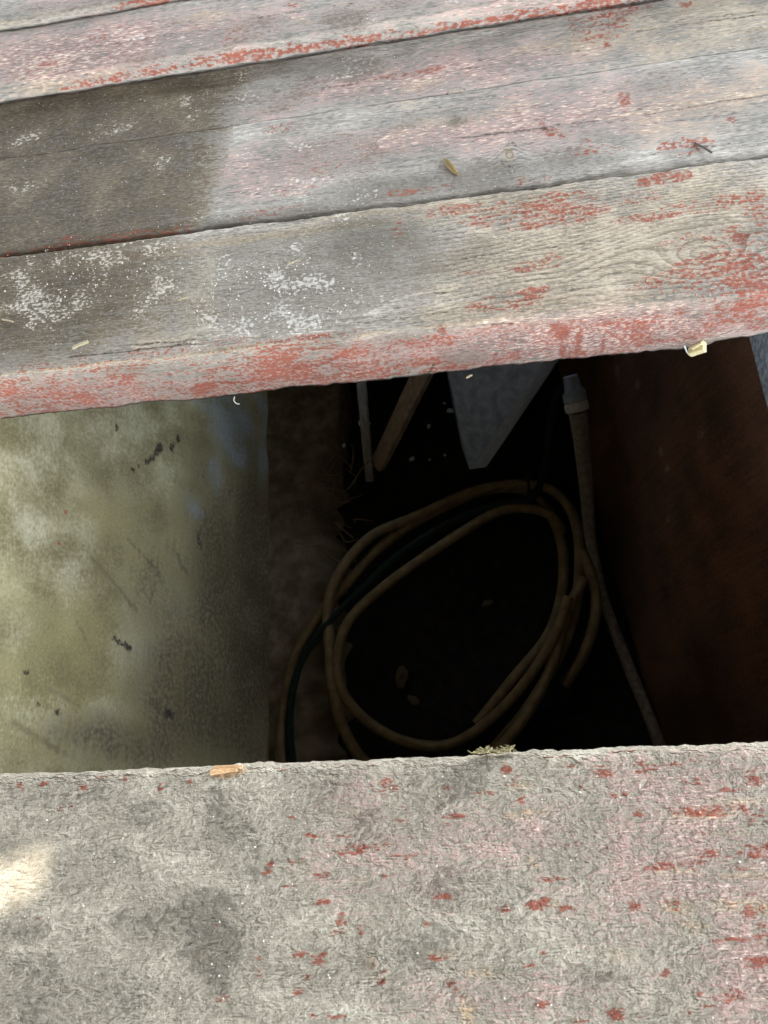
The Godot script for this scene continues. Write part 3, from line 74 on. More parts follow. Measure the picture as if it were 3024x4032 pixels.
const F_LEFT := {
	"lime": [[1.391, 0.1855, 0.0457, 0.075, 0.6], [1.345, 0.2275, 0.048, 0.0553, 0.4], [0.9529, 0.1391, 0.0782, 0.0971, 0.6], [1.097, 0.1345, 0.0601, 0.054, 0.8], [1.103, 0.2312, 0.0635, 0.0599, 0.7], [0.8232, 0.3113, 0.0915, 0.1013, 0.6], [0.7621, 0.4002, 0.0962, 0.0775, 0.5], [1.264, 0.3767, 0.0661, 0.0671, 0.8], [1.379, 0.3388, 0.0433, 0.0797, 0.7], [1.131, 0.4779, 0.0683, 0.0638, 0.5], [1.177, 0.1962, 0.042, 0.0543, 0.5], [1.263, 0.1433, 0.0321, 0.0269, 0.6], [1.141, 0.2452, 0.041, 0.04, 0.7], [0.9055, 0.412, 0.0754, 0.0748, 0.4], [1.224, 0.4159, 0.0602, 0.0588, 0.6], [0.9067, 0.5277, 0.0603, 0.0559, 0.5], [1.427, 0.2894, 0.0233, 0.0463, 0.6], [1.018, 0.1484, 0.0635, 0.0715, 0.6], [1.054, 0.1037, 0.0051, 0.0044, 0.9], [1.057, 0.1087, 0.0051, 0.0044, 0.9], [1.06, 0.1137, 0.0051, 0.0045, 0.9], [1.063, 0.1187, 0.0051, 0.0045, 0.9], [1.066, 0.1237, 0.0051, 0.0045, 0.9], [1.069, 0.1287, 0.0051, 0.0045, 0.9], [1.072, 0.1338, 0.0051, 0.0045, 0.9], [1.075, 0.1389, 0.0051, 0.0046, 0.9], [1.078, 0.144, 0.0051, 0.0046, 0.9], [1.081, 0.1491, 0.0051, 0.0046, 0.9], [1.084, 0.1543, 0.0051, 0.0046, 0.9], [1.087, 0.1595, 0.0051, 0.0046, 0.9], [1.09, 0.1647, 0.0051, 0.0047, 0.9], [1.093, 0.1699, 0.0051, 0.0047, 0.9], [1.096, 0.1752, 0.0051, 0.0047, 0.9], [1.099, 0.1805, 0.0051, 0.0047, 0.9], [1.102, 0.1858, 0.0051, 0.0048, 0.9], [1.105, 0.1911, 0.0051, 0.0048, 0.9], [1.109, 0.1965, 0.0051, 0.0048, 0.9], [1.112, 0.2019, 0.0051, 0.0048, 0.9], [1.115, 0.2073, 0.0051, 0.0048, 0.9], [1.118, 0.2127, 0.0051, 0.0049, 0.9], [1.121, 0.2182, 0.0051, 0.0049, 0.9], [1.124, 0.2237, 0.0051, 0.0049, 0.9], [1.128, 0.2292, 0.0051, 0.0049, 0.9], [1.131, 0.2347, 0.0051, 0.005, 0.9], [1.105, 0.1357, 0.008, 0.0072, 0.6], [1.11, 0.1447, 0.008, 0.0073, 0.6], [1.116, 0.1538, 0.008, 0.0073, 0.6], [1.121, 0.163, 0.008, 0.0074, 0.6], [1.127, 0.1722, 0.008, 0.0074, 0.6], [1.132, 0.1816, 0.008, 0.0075, 0.6], [1.138, 0.191, 0.008, 0.0076, 0.6], [1.144, 0.2005, 0.008, 0.0076, 0.6], [1.149, 0.21, 0.0079, 0.0077, 0.6], [1.32, 0.1912, 0.0072, 0.008, 0.7], [1.328, 0.2024, 0.0072, 0.0081, 0.7], [1.336, 0.2138, 0.0072, 0.0082, 0.7], [1.343, 0.2252, 0.0072, 0.0083, 0.7], [1.351, 0.2367, 0.0072, 0.0084, 0.7], [1.168, 0.3464, 0.0095, 0.0099, 0.6], [1.179, 0.3527, 0.0094, 0.0099, 0.6], [1.19, 0.359, 0.0094, 0.01, 0.6], [1.201, 0.3653, 0.0093, 0.01, 0.6], [1.211, 0.3716, 0.0092, 0.01, 0.6], [1.222, 0.3779, 0.0091, 0.0101, 0.6], [1.233, 0.3842, 0.0091, 0.0101, 0.6], [1.244, 0.3906, 0.009, 0.0101, 0.6], [1.255, 0.3969, 0.0089, 0.0102, 0.6], [1.266, 0.4032, 0.0088, 0.0102, 0.6], [1.276, 0.4096, 0.0087, 0.0102, 0.6]],
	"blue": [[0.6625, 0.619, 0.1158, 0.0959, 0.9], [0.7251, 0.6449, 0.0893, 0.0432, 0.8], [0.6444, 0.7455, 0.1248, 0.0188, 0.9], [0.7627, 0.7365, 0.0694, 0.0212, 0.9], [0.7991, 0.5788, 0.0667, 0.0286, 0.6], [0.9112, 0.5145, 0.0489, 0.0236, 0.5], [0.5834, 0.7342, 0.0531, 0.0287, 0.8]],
	"olive": [[1.304, 0.2654, 0.1121, 0.1265, 0.7], [1.362, 0.1972, 0.0843, 0.0975, 0.8], [1.047, 0.3341, 0.0984, 0.1306, 0.5], [1.218, 0.264, 0.0673, 0.114, 0.6], [1.414, 0.2534, 0.0405, 0.1049, 0.6], [0.9836, 0.4184, 0.0796, 0.0745, 0.5]],
	"painted_shade": [[0.7636, 0.67, 0.1749, 0.0837, 0.6], [0.9277, 0.706, 0.1939, 0.0832, 0.9], [1.144, 0.7102, 0.2232, 0.0956, 1], [1.06, 0.6189, 0.2324, 0.1216, 0.7], [1.313, 0.5266, 0.1366, 0.1522, 0.7], [1.413, 0.4013, 0.0467, 0.1655, 0.6], [0.8102, 0.5504, 0.1108, 0.0607, 0.4], [1.173, 0.4571, 0.1254, 0.1008, 0.4], [1.116, 0.5933, 0.1653, 0.0885, 0.6], [1.249, 0.6828, 0.2053, 0.092, 0.7], [1.358, 0.6174, 0.0881, 0.1086, 0.7], [1.038, 0.7082, 0.141, 0.0494, 0.5], [1.18, 0.8062, 0.2228, 0.0669, 0.7], [1.368, 0.4834, 0.0545, 0.0714, 0.4], [0.94, 0.5571, 0.089, 0.0854, 0.4]],
	"marks": [[1.339, 0.206, 0.0032, 0.0036, 0.75], [1.341, 0.2109, 0.0032, 0.0036, 0.75], [1.342, 0.2159, 0.0032, 0.0036, 0.75], [1.344, 0.2209, 0.0032, 0.0037, 0.75], [1.346, 0.226, 0.0032, 0.0037, 0.75], [1.348, 0.2311, 0.0032, 0.0037, 0.75], [1.349, 0.2362, 0.0032, 0.0037, 0.75], [1.351, 0.2413, 0.0032, 0.0037, 0.75], [1.353, 0.2465, 0.0032, 0.0038, 0.75], [1.355, 0.2517, 0.0032, 0.0038, 0.75], [1.357, 0.2569, 0.0032, 0.0038, 0.75], [1.359, 0.2621, 0.0032, 0.0038, 0.75], [1.361, 0.2674, 0.0032, 0.0038, 0.75], [1.363, 0.2727, 0.0032, 0.0039, 0.75], [1.105, 0.2693, 0.0022, 0.0021, 0.8], [1.107, 0.2715, 0.0022, 0.0021, 0.8], [1.108, 0.2736, 0.0022, 0.0021, 0.8], [1.109, 0.2758, 0.0022, 0.0021, 0.8], [1.111, 0.2779, 0.0022, 0.0021, 0.8], [1.112, 0.2801, 0.0022, 0.0021, 0.8], [1.114, 0.2823, 0.0022, 0.0021, 0.8], [1.115, 0.2844, 0.0022, 0.0021, 0.8], [1.116, 0.2866, 0.0022, 0.0021, 0.8], [1.118, 0.2888, 0.0022, 0.0021, 0.8], [1.119, 0.291, 0.0022, 0.0021, 0.8], [1.121, 0.2931, 0.0022, 0.0021, 0.8], [1.122, 0.2953, 0.0022, 0.0021, 0.8], [1.124, 0.2975, 0.0022, 0.0021, 0.8], [1.125, 0.2997, 0.0022, 0.0021, 0.8], [1.127, 0.3019, 0.0022, 0.0021, 0.8], [1.128, 0.3041, 0.0022, 0.0021, 0.8], [1.129, 0.3063, 0.0022, 0.0021, 0.8], [1.131, 0.3085, 0.0022, 0.0021, 0.8], [1.132, 0.3107, 0.0022, 0.0021, 0.8], [1.134, 0.3129, 0.0022, 0.0022, 0.8], [1.135, 0.3152, 0.0022, 0.0022, 0.8], [1.137, 0.3174, 0.0021, 0.0022, 0.8], [1.138, 0.3196, 0.0021, 0.0022, 0.8], [1.14, 0.3218, 0.0021, 0.0022, 0.8], [1.141, 0.3241, 0.0021, 0.0022, 0.8], [1.143, 0.3263, 0.0021, 0.0022, 0.8], [1.144, 0.3286, 0.0021, 0.0022, 0.8], [1.146, 0.3308, 0.0021, 0.0022, 0.8], [1.147, 0.3331, 0.0021, 0.0022, 0.8], [1.149, 0.3353, 0.0021, 0.0022, 0.8], [1.15, 0.3376, 0.0021, 0.0022, 0.8], [1.151, 0.3398, 0.0021, 0.0022, 0.8], [1.153, 0.3421, 0.0021, 0.0022, 0.8], [1.155, 0.3444, 0.0021, 0.0022, 0.8], [1.156, 0.3467, 0.0021, 0.0022, 0.8], [1.157, 0.3489, 0.0021, 0.0022, 0.8], [1.159, 0.3512, 0.0021, 0.0022, 0.8], [1.161, 0.3535, 0.0021, 0.0022, 0.8], [1.162, 0.3558, 0.0021, 0.0022, 0.8], [1.163, 0.3581, 0.0021, 0.0022, 0.8], [1.165, 0.3604, 0.0021, 0.0022, 0.8], [1.167, 0.3627, 0.0021, 0.0022, 0.8], [1.168, 0.365, 0.0021, 0.0022, 0.8], [1.17, 0.3673, 0.0021, 0.0022, 0.8], [1.171, 0.3696, 0.0021, 0.0023, 0.8], [1.173, 0.372, 0.0021, 0.0023, 0.8], [1.174, 0.3743, 0.0021, 0.0023, 0.8], [1.176, 0.3766, 0.0021, 0.0023, 0.8], [1.177, 0.379, 0.0021, 0.0023, 0.8], [1.047, 0.3502, 0.0024, 0.0023, 0.6], [1.049, 0.3526, 0.0024, 0.0023, 0.6], [1.05, 0.3549, 0.0024, 0.0023, 0.6], [1.052, 0.3573, 0.0024, 0.0023, 0.6], [1.053, 0.3596, 0.0024, 0.0023, 0.6], [1.055, 0.362, 0.0024, 0.0023, 0.6], [1.056, 0.3644, 0.0024, 0.0023, 0.6], [1.058, 0.3668, 0.0024, 0.0023, 0.6], [1.059, 0.3691, 0.0024, 0.0023, 0.6], [1.061, 0.3715, 0.0024, 0.0023, 0.6], [1.062, 0.3739, 0.0024, 0.0023, 0.6], [1.064, 0.3763, 0.0024, 0.0023, 0.6], [1.065, 0.3787, 0.0024, 0.0023, 0.6], [1.067, 0.3811, 0.0024, 0.0023, 0.6], [1.068, 0.3835, 0.0024, 0.0023, 0.6], [1.07, 0.3859, 0.0024, 0.0024, 0.6], [1.071, 0.3883, 0.0024, 0.0024, 0.6], [1.073, 0.3908, 0.0024, 0.0024, 0.6], [1.074, 0.3932, 0.0024, 0.0024, 0.6], [1.076, 0.3956, 0.0024, 0.0024, 0.6], [1.077, 0.3981, 0.0024, 0.0024, 0.6], [1.079, 0.4005, 0.0024, 0.0024, 0.6], [1.081, 0.4029, 0.0024, 0.0024, 0.6], [1.082, 0.4054, 0.0024, 0.0024, 0.6], [1.084, 0.4078, 0.0024, 0.0024, 0.6], [1.085, 0.4103, 0.0024, 0.0024, 0.6], [1.087, 0.4128, 0.0024, 0.0024, 0.6], [1.088, 0.4152, 0.0024, 0.0024, 0.6], [1.09, 0.4177, 0.0024, 0.0024, 0.6], [1.091, 0.4202, 0.0024, 0.0024, 0.6], [1.093, 0.4227, 0.0024, 0.0024, 0.6], [1.095, 0.4251, 0.0024, 0.0024, 0.6], [1.096, 0.4276, 0.0024, 0.0024, 0.6], [1.336, 0.4256, 0.0023, 0.0028, 0.8], [1.339, 0.4287, 0.0023, 0.0028, 0.8], [1.341, 0.4318, 0.0023, 0.0029, 0.8], [1.343, 0.4349, 0.0023, 0.0029, 0.8], [1.345, 0.438, 0.0023, 0.0029, 0.8], [1.347, 0.4411, 0.0023, 0.0029, 0.8], [1.35, 0.4443, 0.0023, 0.0029, 0.8], [1.352, 0.4474, 0.0023, 0.0029, 0.8], [1.354, 0.4505, 0.0023, 0.0029, 0.8], [1.357, 0.4537, 0.0023, 0.0029, 0.8], [1.359, 0.4568, 0.0023, 0.0029, 0.8], [1.361, 0.46, 0.0023, 0.0029, 0.8], [1.363, 0.4632, 0.0023, 0.0029, 0.8], [1.366, 0.4663, 0.0023, 0.0029, 0.8], [1.4, 0.1565, 0.0018, 0.0021, 0.7], [1.401, 0.1592, 0.0018, 0.0021, 0.7], [1.402, 0.1618, 0.0018, 0.0021, 0.7], [1.403, 0.1645, 0.0018, 0.0021, 0.7], [1.404, 0.1671, 0.0018, 0.0021, 0.7], [1.405, 0.1698, 0.0018, 0.0021, 0.7], [1.407, 0.1725, 0.0018, 0.0021, 0.7], [1.408, 0.1752, 0.0018, 0.0021, 0.7], [1.409, 0.1779, 0.0018, 0.0021, 0.7], [1.41, 0.1806, 0.0018, 0.0021, 0.7], [1.411, 0.1833, 0.0018, 0.0021, 0.7], [1.412, 0.1861, 0.0018, 0.0022, 0.7], [1.413, 0.1888, 0.0018, 0.0022, 0.7], [1.415, 0.1915, 0.0018, 0.0022, 0.7], [1.416, 0.1943, 0.0018, 0.0022, 0.7], [1.417, 0.1971, 0.0018, 0.0022, 0.7], [1.418, 0.1998, 0.0018, 0.0022, 0.7], [1.419, 0.2026, 0.0018, 0.0022, 0.7], [1.42, 0.2054, 0.0018, 0.0022, 0.7], [1.421, 0.2082, 0.0018, 0.0022, 0.7], [1.423, 0.211, 0.0018, 0.0022, 0.7], [1.424, 0.2138, 0.0018, 0.0022, 0.7], [1.425, 0.2166, 0.0018, 0.0022, 0.7], [1.426, 0.2194, 0.0018, 0.0022, 0.7], [1.427, 0.2223, 0.0018, 0.0022, 0.7], [1.429, 0.2251, 0.0018, 0.0022, 0.7], [1.43, 0.228, 0.0018, 0.0022, 0.7], [1.431, 0.2308, 0.0018, 0.0022, 0.7], [1.432, 0.2337, 0.0018, 0.0023, 0.7], [1.433, 0.2366, 0.0018, 0.0023, 0.7], [1.435, 0.2395, 0.0018, 0.0023, 0.7], [1.436, 0.2424, 0.0018, 0.0023, 0.7], [1.437, 0.2453, 0.0018, 0.0023, 0.7], [1.438, 0.2482, 0.0018, 0.0023, 0.7], [1.439, 0.2511, 0.0018, 0.0023, 0.7], [1.441, 0.2541, 0.0018, 0.0023, 0.7], [1.442, 0.257, 0.0018, 0.0023, 0.7], [1.036, 0.5485, 0.004, 0.0041, 0.5], [1.041, 0.5491, 0.004, 0.0041, 0.5], [1.046, 0.5497, 0.004, 0.0041, 0.5], [1.05, 0.5503, 0.004, 0.0041, 0.5], [1.055, 0.5509, 0.004, 0.0041, 0.5], [1.06, 0.5516, 0.004, 0.0041, 0.5], [1.064, 0.5522, 0.0039, 0.0041, 0.5], [1.069, 0.5528, 0.0039, 0.0041, 0.5], [1.074, 0.5534, 0.0039, 0.0041, 0.5], [1.078, 0.554, 0.0039, 0.0041, 0.5], [1.083, 0.5545, 0.0039, 0.0041, 0.5], [1.088, 0.5551, 0.0039, 0.0041, 0.5], [1.092, 0.5557, 0.0038, 0.0041, 0.5], [1.097, 0.5563, 0.0038, 0.0041, 0.5], [1.101, 0.5569, 0.0038, 0.0041, 0.5], [1.106, 0.5575, 0.0038, 0.0041, 0.5], [1.111, 0.5581, 0.0038, 0.0041, 0.5], [1.115, 0.5587, 0.0038, 0.0041, 0.5], [1.12, 0.5593, 0.0037, 0.0041, 0.5], [1.124, 0.5599, 0.0037, 0.0041, 0.5], [1.129, 0.5605, 0.0037, 0.0041, 0.5], [1.133, 0.5611, 0.0037, 0.0041, 0.5], [1.138, 0.5616, 0.0037, 0.0041, 0.5], [1.142, 0.5622, 0.0037, 0.0041, 0.5], [0.9774, 0.5211, 0.0042, 0.0041, 1.1], [0.9814, 0.5236, 0.0042, 0.0041, 1.1], [0.9854, 0.526, 0.0042, 0.0041, 1.1], [0.9894, 0.5285, 0.0042, 0.0041, 1.1], [0.9934, 0.5309, 0.0042, 0.0041, 1.1], [0.9974, 0.5334, 0.0042, 0.0041, 1.1], [1.001, 0.5359, 0.0042, 0.0041, 1.1], [1.005, 0.5383, 0.0041, 0.0041, 1.1], [1.01, 0.5408, 0.0041, 0.0041, 1.1], [1.014, 0.5432, 0.0041, 0.0041, 1.1], [1.018, 0.5457, 0.0041, 0.0041, 1.1], [1.022, 0.5482, 0.0041, 0.0042, 1.1], [1.026, 0.5506, 0.0041, 0.0042, 1.1], [1.046, 0.4743, 0.0039, 0.0039, 1.1], [1.051, 0.4766, 0.0038, 0.0039, 1.1], [1.056, 0.479, 0.0038, 0.0039, 1.1], [1.062, 0.4813, 0.0038, 0.0039, 1.1], [1.067, 0.4837, 0.0038, 0.0039, 1.1], [1.072, 0.486, 0.0038, 0.0039, 1.1], [1.069, 0.4908, 0.0038, 0.0039, 1.1], [1.073, 0.4962, 0.0038, 0.0039, 1.1], [1.078, 0.5015, 0.0038, 0.0039, 1.1], [1.03, 0.1163, 0.0021, 0.0018, 0.5], [1.031, 0.1184, 0.0021, 0.0018, 0.5], [1.032, 0.1206, 0.0021, 0.0018, 0.5], [1.033, 0.1227, 0.0021, 0.0018, 0.5], [1.034, 0.1249, 0.0021, 0.0018, 0.5], [1.035, 0.127, 0.0021, 0.0018, 0.5], [1.036, 0.1292, 0.0021, 0.0018, 0.5], [1.036, 0.1313, 0.0021, 0.0018, 0.5], [1.038, 0.1335, 0.0021, 0.0018, 0.5], [1.038, 0.1357, 0.0021, 0.0018, 0.5], [1.04, 0.1379, 0.0021, 0.0018, 0.5], [1.04, 0.1401, 0.0021, 0.0018, 0.5], [1.042, 0.1422, 0.0021, 0.0018, 0.5], [1.042, 0.1444, 0.0021, 0.0019, 0.5], [1.043, 0.1466, 0.0021, 0.0019, 0.5], [1.044, 0.1488, 0.0021, 0.0019, 0.5], [1.045, 0.151, 0.0021, 0.0019, 0.5], [1.046, 0.1533, 0.0021, 0.0019, 0.5], [1.047, 0.1555, 0.0021, 0.0019, 0.5], [1.048, 0.1577, 0.0021, 0.0019, 0.5], [1.049, 0.1599, 0.0021, 0.0019, 0.5], [1.05, 0.1622, 0.0021, 0.0019, 0.5], [1.052, 0.1644, 0.0021, 0.0019, 0.5], [1.052, 0.1666, 0.0021, 0.0019, 0.5], [1.054, 0.1689, 0.0021, 0.0019, 0.5], [1.054, 0.1711, 0.0021, 0.0019, 0.5], [1.056, 0.1734, 0.0021, 0.0019, 0.5], [1.056, 0.1756, 0.0021, 0.0019, 0.5], [1.058, 0.1779, 0.0021, 0.0019, 0.5], [1.059, 0.1802, 0.0021, 0.0019, 0.5], [0.9202, 0.268, 0.0026, 0.0022, 0.4], [0.9213, 0.2704, 0.0026, 0.0022, 0.4], [0.9225, 0.2729, 0.0026, 0.0022, 0.4], [0.9237, 0.2753, 0.0026, 0.0022, 0.4], [0.9249, 0.2777, 0.0026, 0.0022, 0.4], [0.9261, 0.2802, 0.0026, 0.0022, 0.4], [0.9272, 0.2826, 0.0026, 0.0022, 0.4], [0.9284, 0.2851, 0.0026, 0.0022, 0.4], [0.9296, 0.2876, 0.0026, 0.0022, 0.4], [0.9308, 0.29, 0.0026, 0.0022, 0.4], [0.932, 0.2925, 0.0026, 0.0022, 0.4], [0.9332, 0.295, 0.0026, 0.0022, 0.4], [0.9344, 0.2975, 0.0026, 0.0022, 0.4], [0.9356, 0.3, 0.0026, 0.0022, 0.4], [0.9368, 0.3025, 0.0026, 0.0023, 0.4], [0.938, 0.305, 0.0026, 0.0023, 0.4], [0.9392, 0.3075, 0.0026, 0.0023, 0.4], [0.9405, 0.31, 0.0026, 0.0023, 0.4], [0.9417, 0.3125, 0.0026, 0.0023, 0.4], [0.9429, 0.315, 0.0026, 0.0023, 0.4], [0.9441, 0.3176, 0.0026, 0.0023, 0.4], [0.9453, 0.3201, 0.0026, 0.0023, 0.4], [0.9466, 0.3226, 0.0026, 0.0023, 0.4], [0.9478, 0.3252, 0.0026, 0.0023, 0.4], [0.949, 0.3277, 0.0026, 0.0023, 0.4], [0.9503, 0.3303, 0.0026, 0.0023, 0.4], [0.9515, 0.3328, 0.0026, 0.0023, 0.4], [0.9527, 0.3354, 0.0026, 0.0023, 0.4], [1.221, 0.5458, 0.0033, 0.0039, 0.5], [1.225, 0.5473, 0.0033, 0.0039, 0.5], [1.23, 0.5487, 0.0033, 0.0039, 0.5], [1.234, 0.5502, 0.0033, 0.0039, 0.5], [1.238, 0.5516, 0.0033, 0.0039, 0.5], [1.242, 0.5531, 0.0033, 0.0039, 0.5], [1.246, 0.5545, 0.0033, 0.0039, 0.5], [1.25, 0.556, 0.0033, 0.0039, 0.5], [1.254, 0.5574, 0.0032, 0.0039, 0.5], [1.259, 0.5588, 0.0032, 0.0039, 0.5], [1.263, 0.5603, 0.0032, 0.004, 0.5], [1.267, 0.5617, 0.0032, 0.004, 0.5], [1.271, 0.5632, 0.0032, 0.004, 0.5], [1.275, 0.5646, 0.0032, 0.004, 0.5], [1.279, 0.566, 0.0032, 0.004, 0.5], [1.284, 0.5675, 0.0032, 0.004, 0.5], [1.288, 0.5689, 0.0031, 0.004, 0.5], [1.292, 0.5704, 0.0031, 0.004, 0.5], [1.296, 0.5718, 0.0031, 0.004, 0.5], [1.3, 0.5732, 0.0031, 0.004, 0.5], [1.304, 0.5747, 0.0031, 0.004, 0.5], [1.308, 0.5761, 0.0031, 0.004, 0.5], [1.228, 0.256, 0.0019, 0.002, 0.5], [1.23, 0.2574, 0.0019, 0.002, 0.5], [1.232, 0.2588, 0.0019, 0.002, 0.5], [1.234, 0.2602, 0.0019, 0.002, 0.5], [1.236, 0.2616, 0.0019, 0.002, 0.5], [1.239, 0.263, 0.0019, 0.002, 0.5], [1.241, 0.2645, 0.0019, 0.002, 0.5], [1.243, 0.2659, 0.0019, 0.002, 0.5], [1.245, 0.2673, 0.0018, 0.002, 0.5], [1.248, 0.2687, 0.0018, 0.002, 0.5], [1.25, 0.2701, 0.0018, 0.002, 0.5], [1.252, 0.2715, 0.0018, 0.002, 0.5], [1.254, 0.273, 0.0018, 0.002, 0.5], [1.256, 0.2744, 0.0018, 0.002, 0.5], [1.259, 0.2758, 0.0018, 0.002, 0.5], [1.261, 0.2772, 0.0018, 0.002, 0.5], [1.263, 0.2786, 0.0018, 0.002, 0.5]],
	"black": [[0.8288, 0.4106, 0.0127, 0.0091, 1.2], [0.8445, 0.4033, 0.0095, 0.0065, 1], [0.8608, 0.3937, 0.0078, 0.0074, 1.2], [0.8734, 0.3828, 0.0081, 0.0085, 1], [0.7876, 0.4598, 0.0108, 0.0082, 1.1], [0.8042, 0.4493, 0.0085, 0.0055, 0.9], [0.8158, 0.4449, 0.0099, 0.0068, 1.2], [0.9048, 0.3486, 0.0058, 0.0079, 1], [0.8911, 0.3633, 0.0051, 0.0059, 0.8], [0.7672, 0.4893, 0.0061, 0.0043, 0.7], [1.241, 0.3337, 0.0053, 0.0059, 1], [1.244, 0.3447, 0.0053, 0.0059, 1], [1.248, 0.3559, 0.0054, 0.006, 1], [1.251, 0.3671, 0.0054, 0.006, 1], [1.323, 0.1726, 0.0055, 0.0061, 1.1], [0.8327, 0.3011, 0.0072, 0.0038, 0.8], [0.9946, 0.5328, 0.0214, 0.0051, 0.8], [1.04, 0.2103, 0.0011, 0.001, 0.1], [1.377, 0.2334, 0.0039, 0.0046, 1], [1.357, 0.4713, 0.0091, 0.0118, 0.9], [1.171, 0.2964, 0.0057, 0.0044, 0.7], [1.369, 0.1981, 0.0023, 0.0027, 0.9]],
	"paint": [[1.04, 0.2103, 0.0029, 0.0017, 0.8], [1.1, 0.2044, 0.0016, 0.0015, 0.8]],
}
const F_RIGHT := {
	"rust": [[1.049, 0.2642, 0.172, 0.2172, 0.6], [0.8611, 0.3126, 0.1697, 0.2281, 0.7], [0.6803, 0.3591, 0.097, 0.1146, 0.9], [0.8397, 0.4823, 0.1289, 0.1687, 0.5], [1.114, 0.5582, 0.1497, 0.1625, 0.4], [0.7073, 0.654, 0.0957, 0.1801, 0.4], [0.6576, 0.3585, 0.0252, 0.0342, 1]],
	"black": [[0.7051, 0.4925, 0.0783, 0.0893, 0.5], [0.9885, 0.7587, 0.2091, 0.1963, 0.6], [1.251, 0.4311, 0.106, 0.1181, 0.5], [0.6171, 0.6489, 0.0809, 0.2347, 0.6], [0.5895, 0.5266, 0.0643, 0.1561, 0.5]],
	"pale": [[1.261, 0.4464, 0.0154, 0.0148, 0.7], [1.102, 0.4391, 0.0092, 0.0094, 0.7], [1.064, 0.4326, 0.009, 0.0093, 0.6], [1.069, 0.299, 0.0125, 0.015, 0.4], [1.334, 0.505, 0.0163, 0.013, 0.7], [1.309, 0.5088, 0.0114, 0.01, 0.6], [0.9782, 0.4835, 0.0102, 0.0105, 0.5], [1.016, 0.2533, 0.036, 0.0323, 0.35], [0.916, 0.4466, 0.0067, 0.0082, 0.5]],
}


# --------------------------------------------------------------------------- helpers
func numbered(called: String) -> String:
	var n: int = names.get(called, 0)
	names[called] = n + 1
	return called if n == 0 else "%s_%03d" % [called, n]

func tag(o: Node3D, label: String, category: String, group := "", kind := "") -> Node3D:
	o.set_meta("label", label)
	o.set_meta("category", category)
	if group != "":
		o.set_meta("group", group)
	if kind != "":
		o.set_meta("kind", kind)
	return o

func thing(called: String, at := Vector3.ZERO) -> Node3D:
	var o := Node3D.new()
	o.name = numbered(called)
	add_child(o, true)
	o.position = at
	return o

func put(called: String, m: Mesh, mat: Material, parent: Node = self) -> MeshInstance3D:
	var o := MeshInstance3D.new()
	o.name = numbered(called) if parent == self else called
	o.mesh = m
	o.material_override = mat
	parent.add_child(o, true)
	return o

func nz(w: int, h: int, sx: float, sy: float, freq: float, octaves: int, sd: int) -> PackedByteArray:
	var n := FastNoiseLite.new()
	n.noise_type = FastNoiseLite.TYPE_SIMPLEX_SMOOTH
	n.seed = sd
	n.frequency = freq
	n.fractal_type = FastNoiseLite.FRACTAL_FBM if octaves > 1 else FastNoiseLite.FRACTAL_NONE
	n.fractal_octaves = octaves
	n.fractal_gain = 0.68 if octaves > 4 else 0.5
	var im := n.get_image(maxi(4, int(ceil(w / sx))), maxi(4, int(ceil(h / sy))))
	if im.get_width() != w or im.get_height() != h:
		im.resize(w, h, Image.INTERPOLATE_CUBIC)
	im.convert(Image.FORMAT_L8)
	return im.get_data()

# Soft blobs stamped on a coarse map, enlarged to the texture's size.
func stamped(w: int, h: int, x0: float, s0: float, lx: float, ls: float, blobs: Array, div := 4) -> PackedByteArray:
	var cw := w / div
	var ch := maxi(8, h / div)
	var map := PackedFloat32Array()
	map.resize(cw * ch)
	for b in blobs:
		var cx: float = (b[0] - x0) / lx * cw
		var cy: float = (b[1] - s0) / ls * ch
		var rx: float = maxf(b[2] * 1.35 / lx * cw, 1.3)
		var ry: float = maxf(b[3] * 1.35 / ls * ch, 1.3)
		var pw: float = b[5] if b.size() > 5 else 2.0
		for j in range(maxi(0, int(cy - ry)), mini(ch, int(cy + ry) + 2)):
			for i in range(maxi(0, int(cx - rx)), mini(cw, int(cx + rx) + 2)):
				var dx := (i + 0.5 - cx) / rx
				var dy := (j + 0.5 - cy) / ry
				var d := dx * dx + dy * dy
				if pw > 7.0:
					d = pow(absf(dx + 0.05 * dy), 3.0) + pow(absf(dy), 10.0)
				if d < 1.0:
					var a: float = b[4] * (1.0 - pow(d, pw * 0.5))
					var k := j * cw + i
					map[k] = maxf(map[k], a) + 0.12 * minf(map[k], a)
	var bytes := PackedByteArray()
	bytes.resize(cw * ch)
	for k in cw * ch:
		bytes[k] = clampi(int(map[k] * 170.0), 0, 255)
	var im := Image.create_from_data(cw, ch, false, Image.FORMAT_L8, bytes)
	im.resize(w, h, Image.INTERPOLATE_BILINEAR)
	return im.get_data()

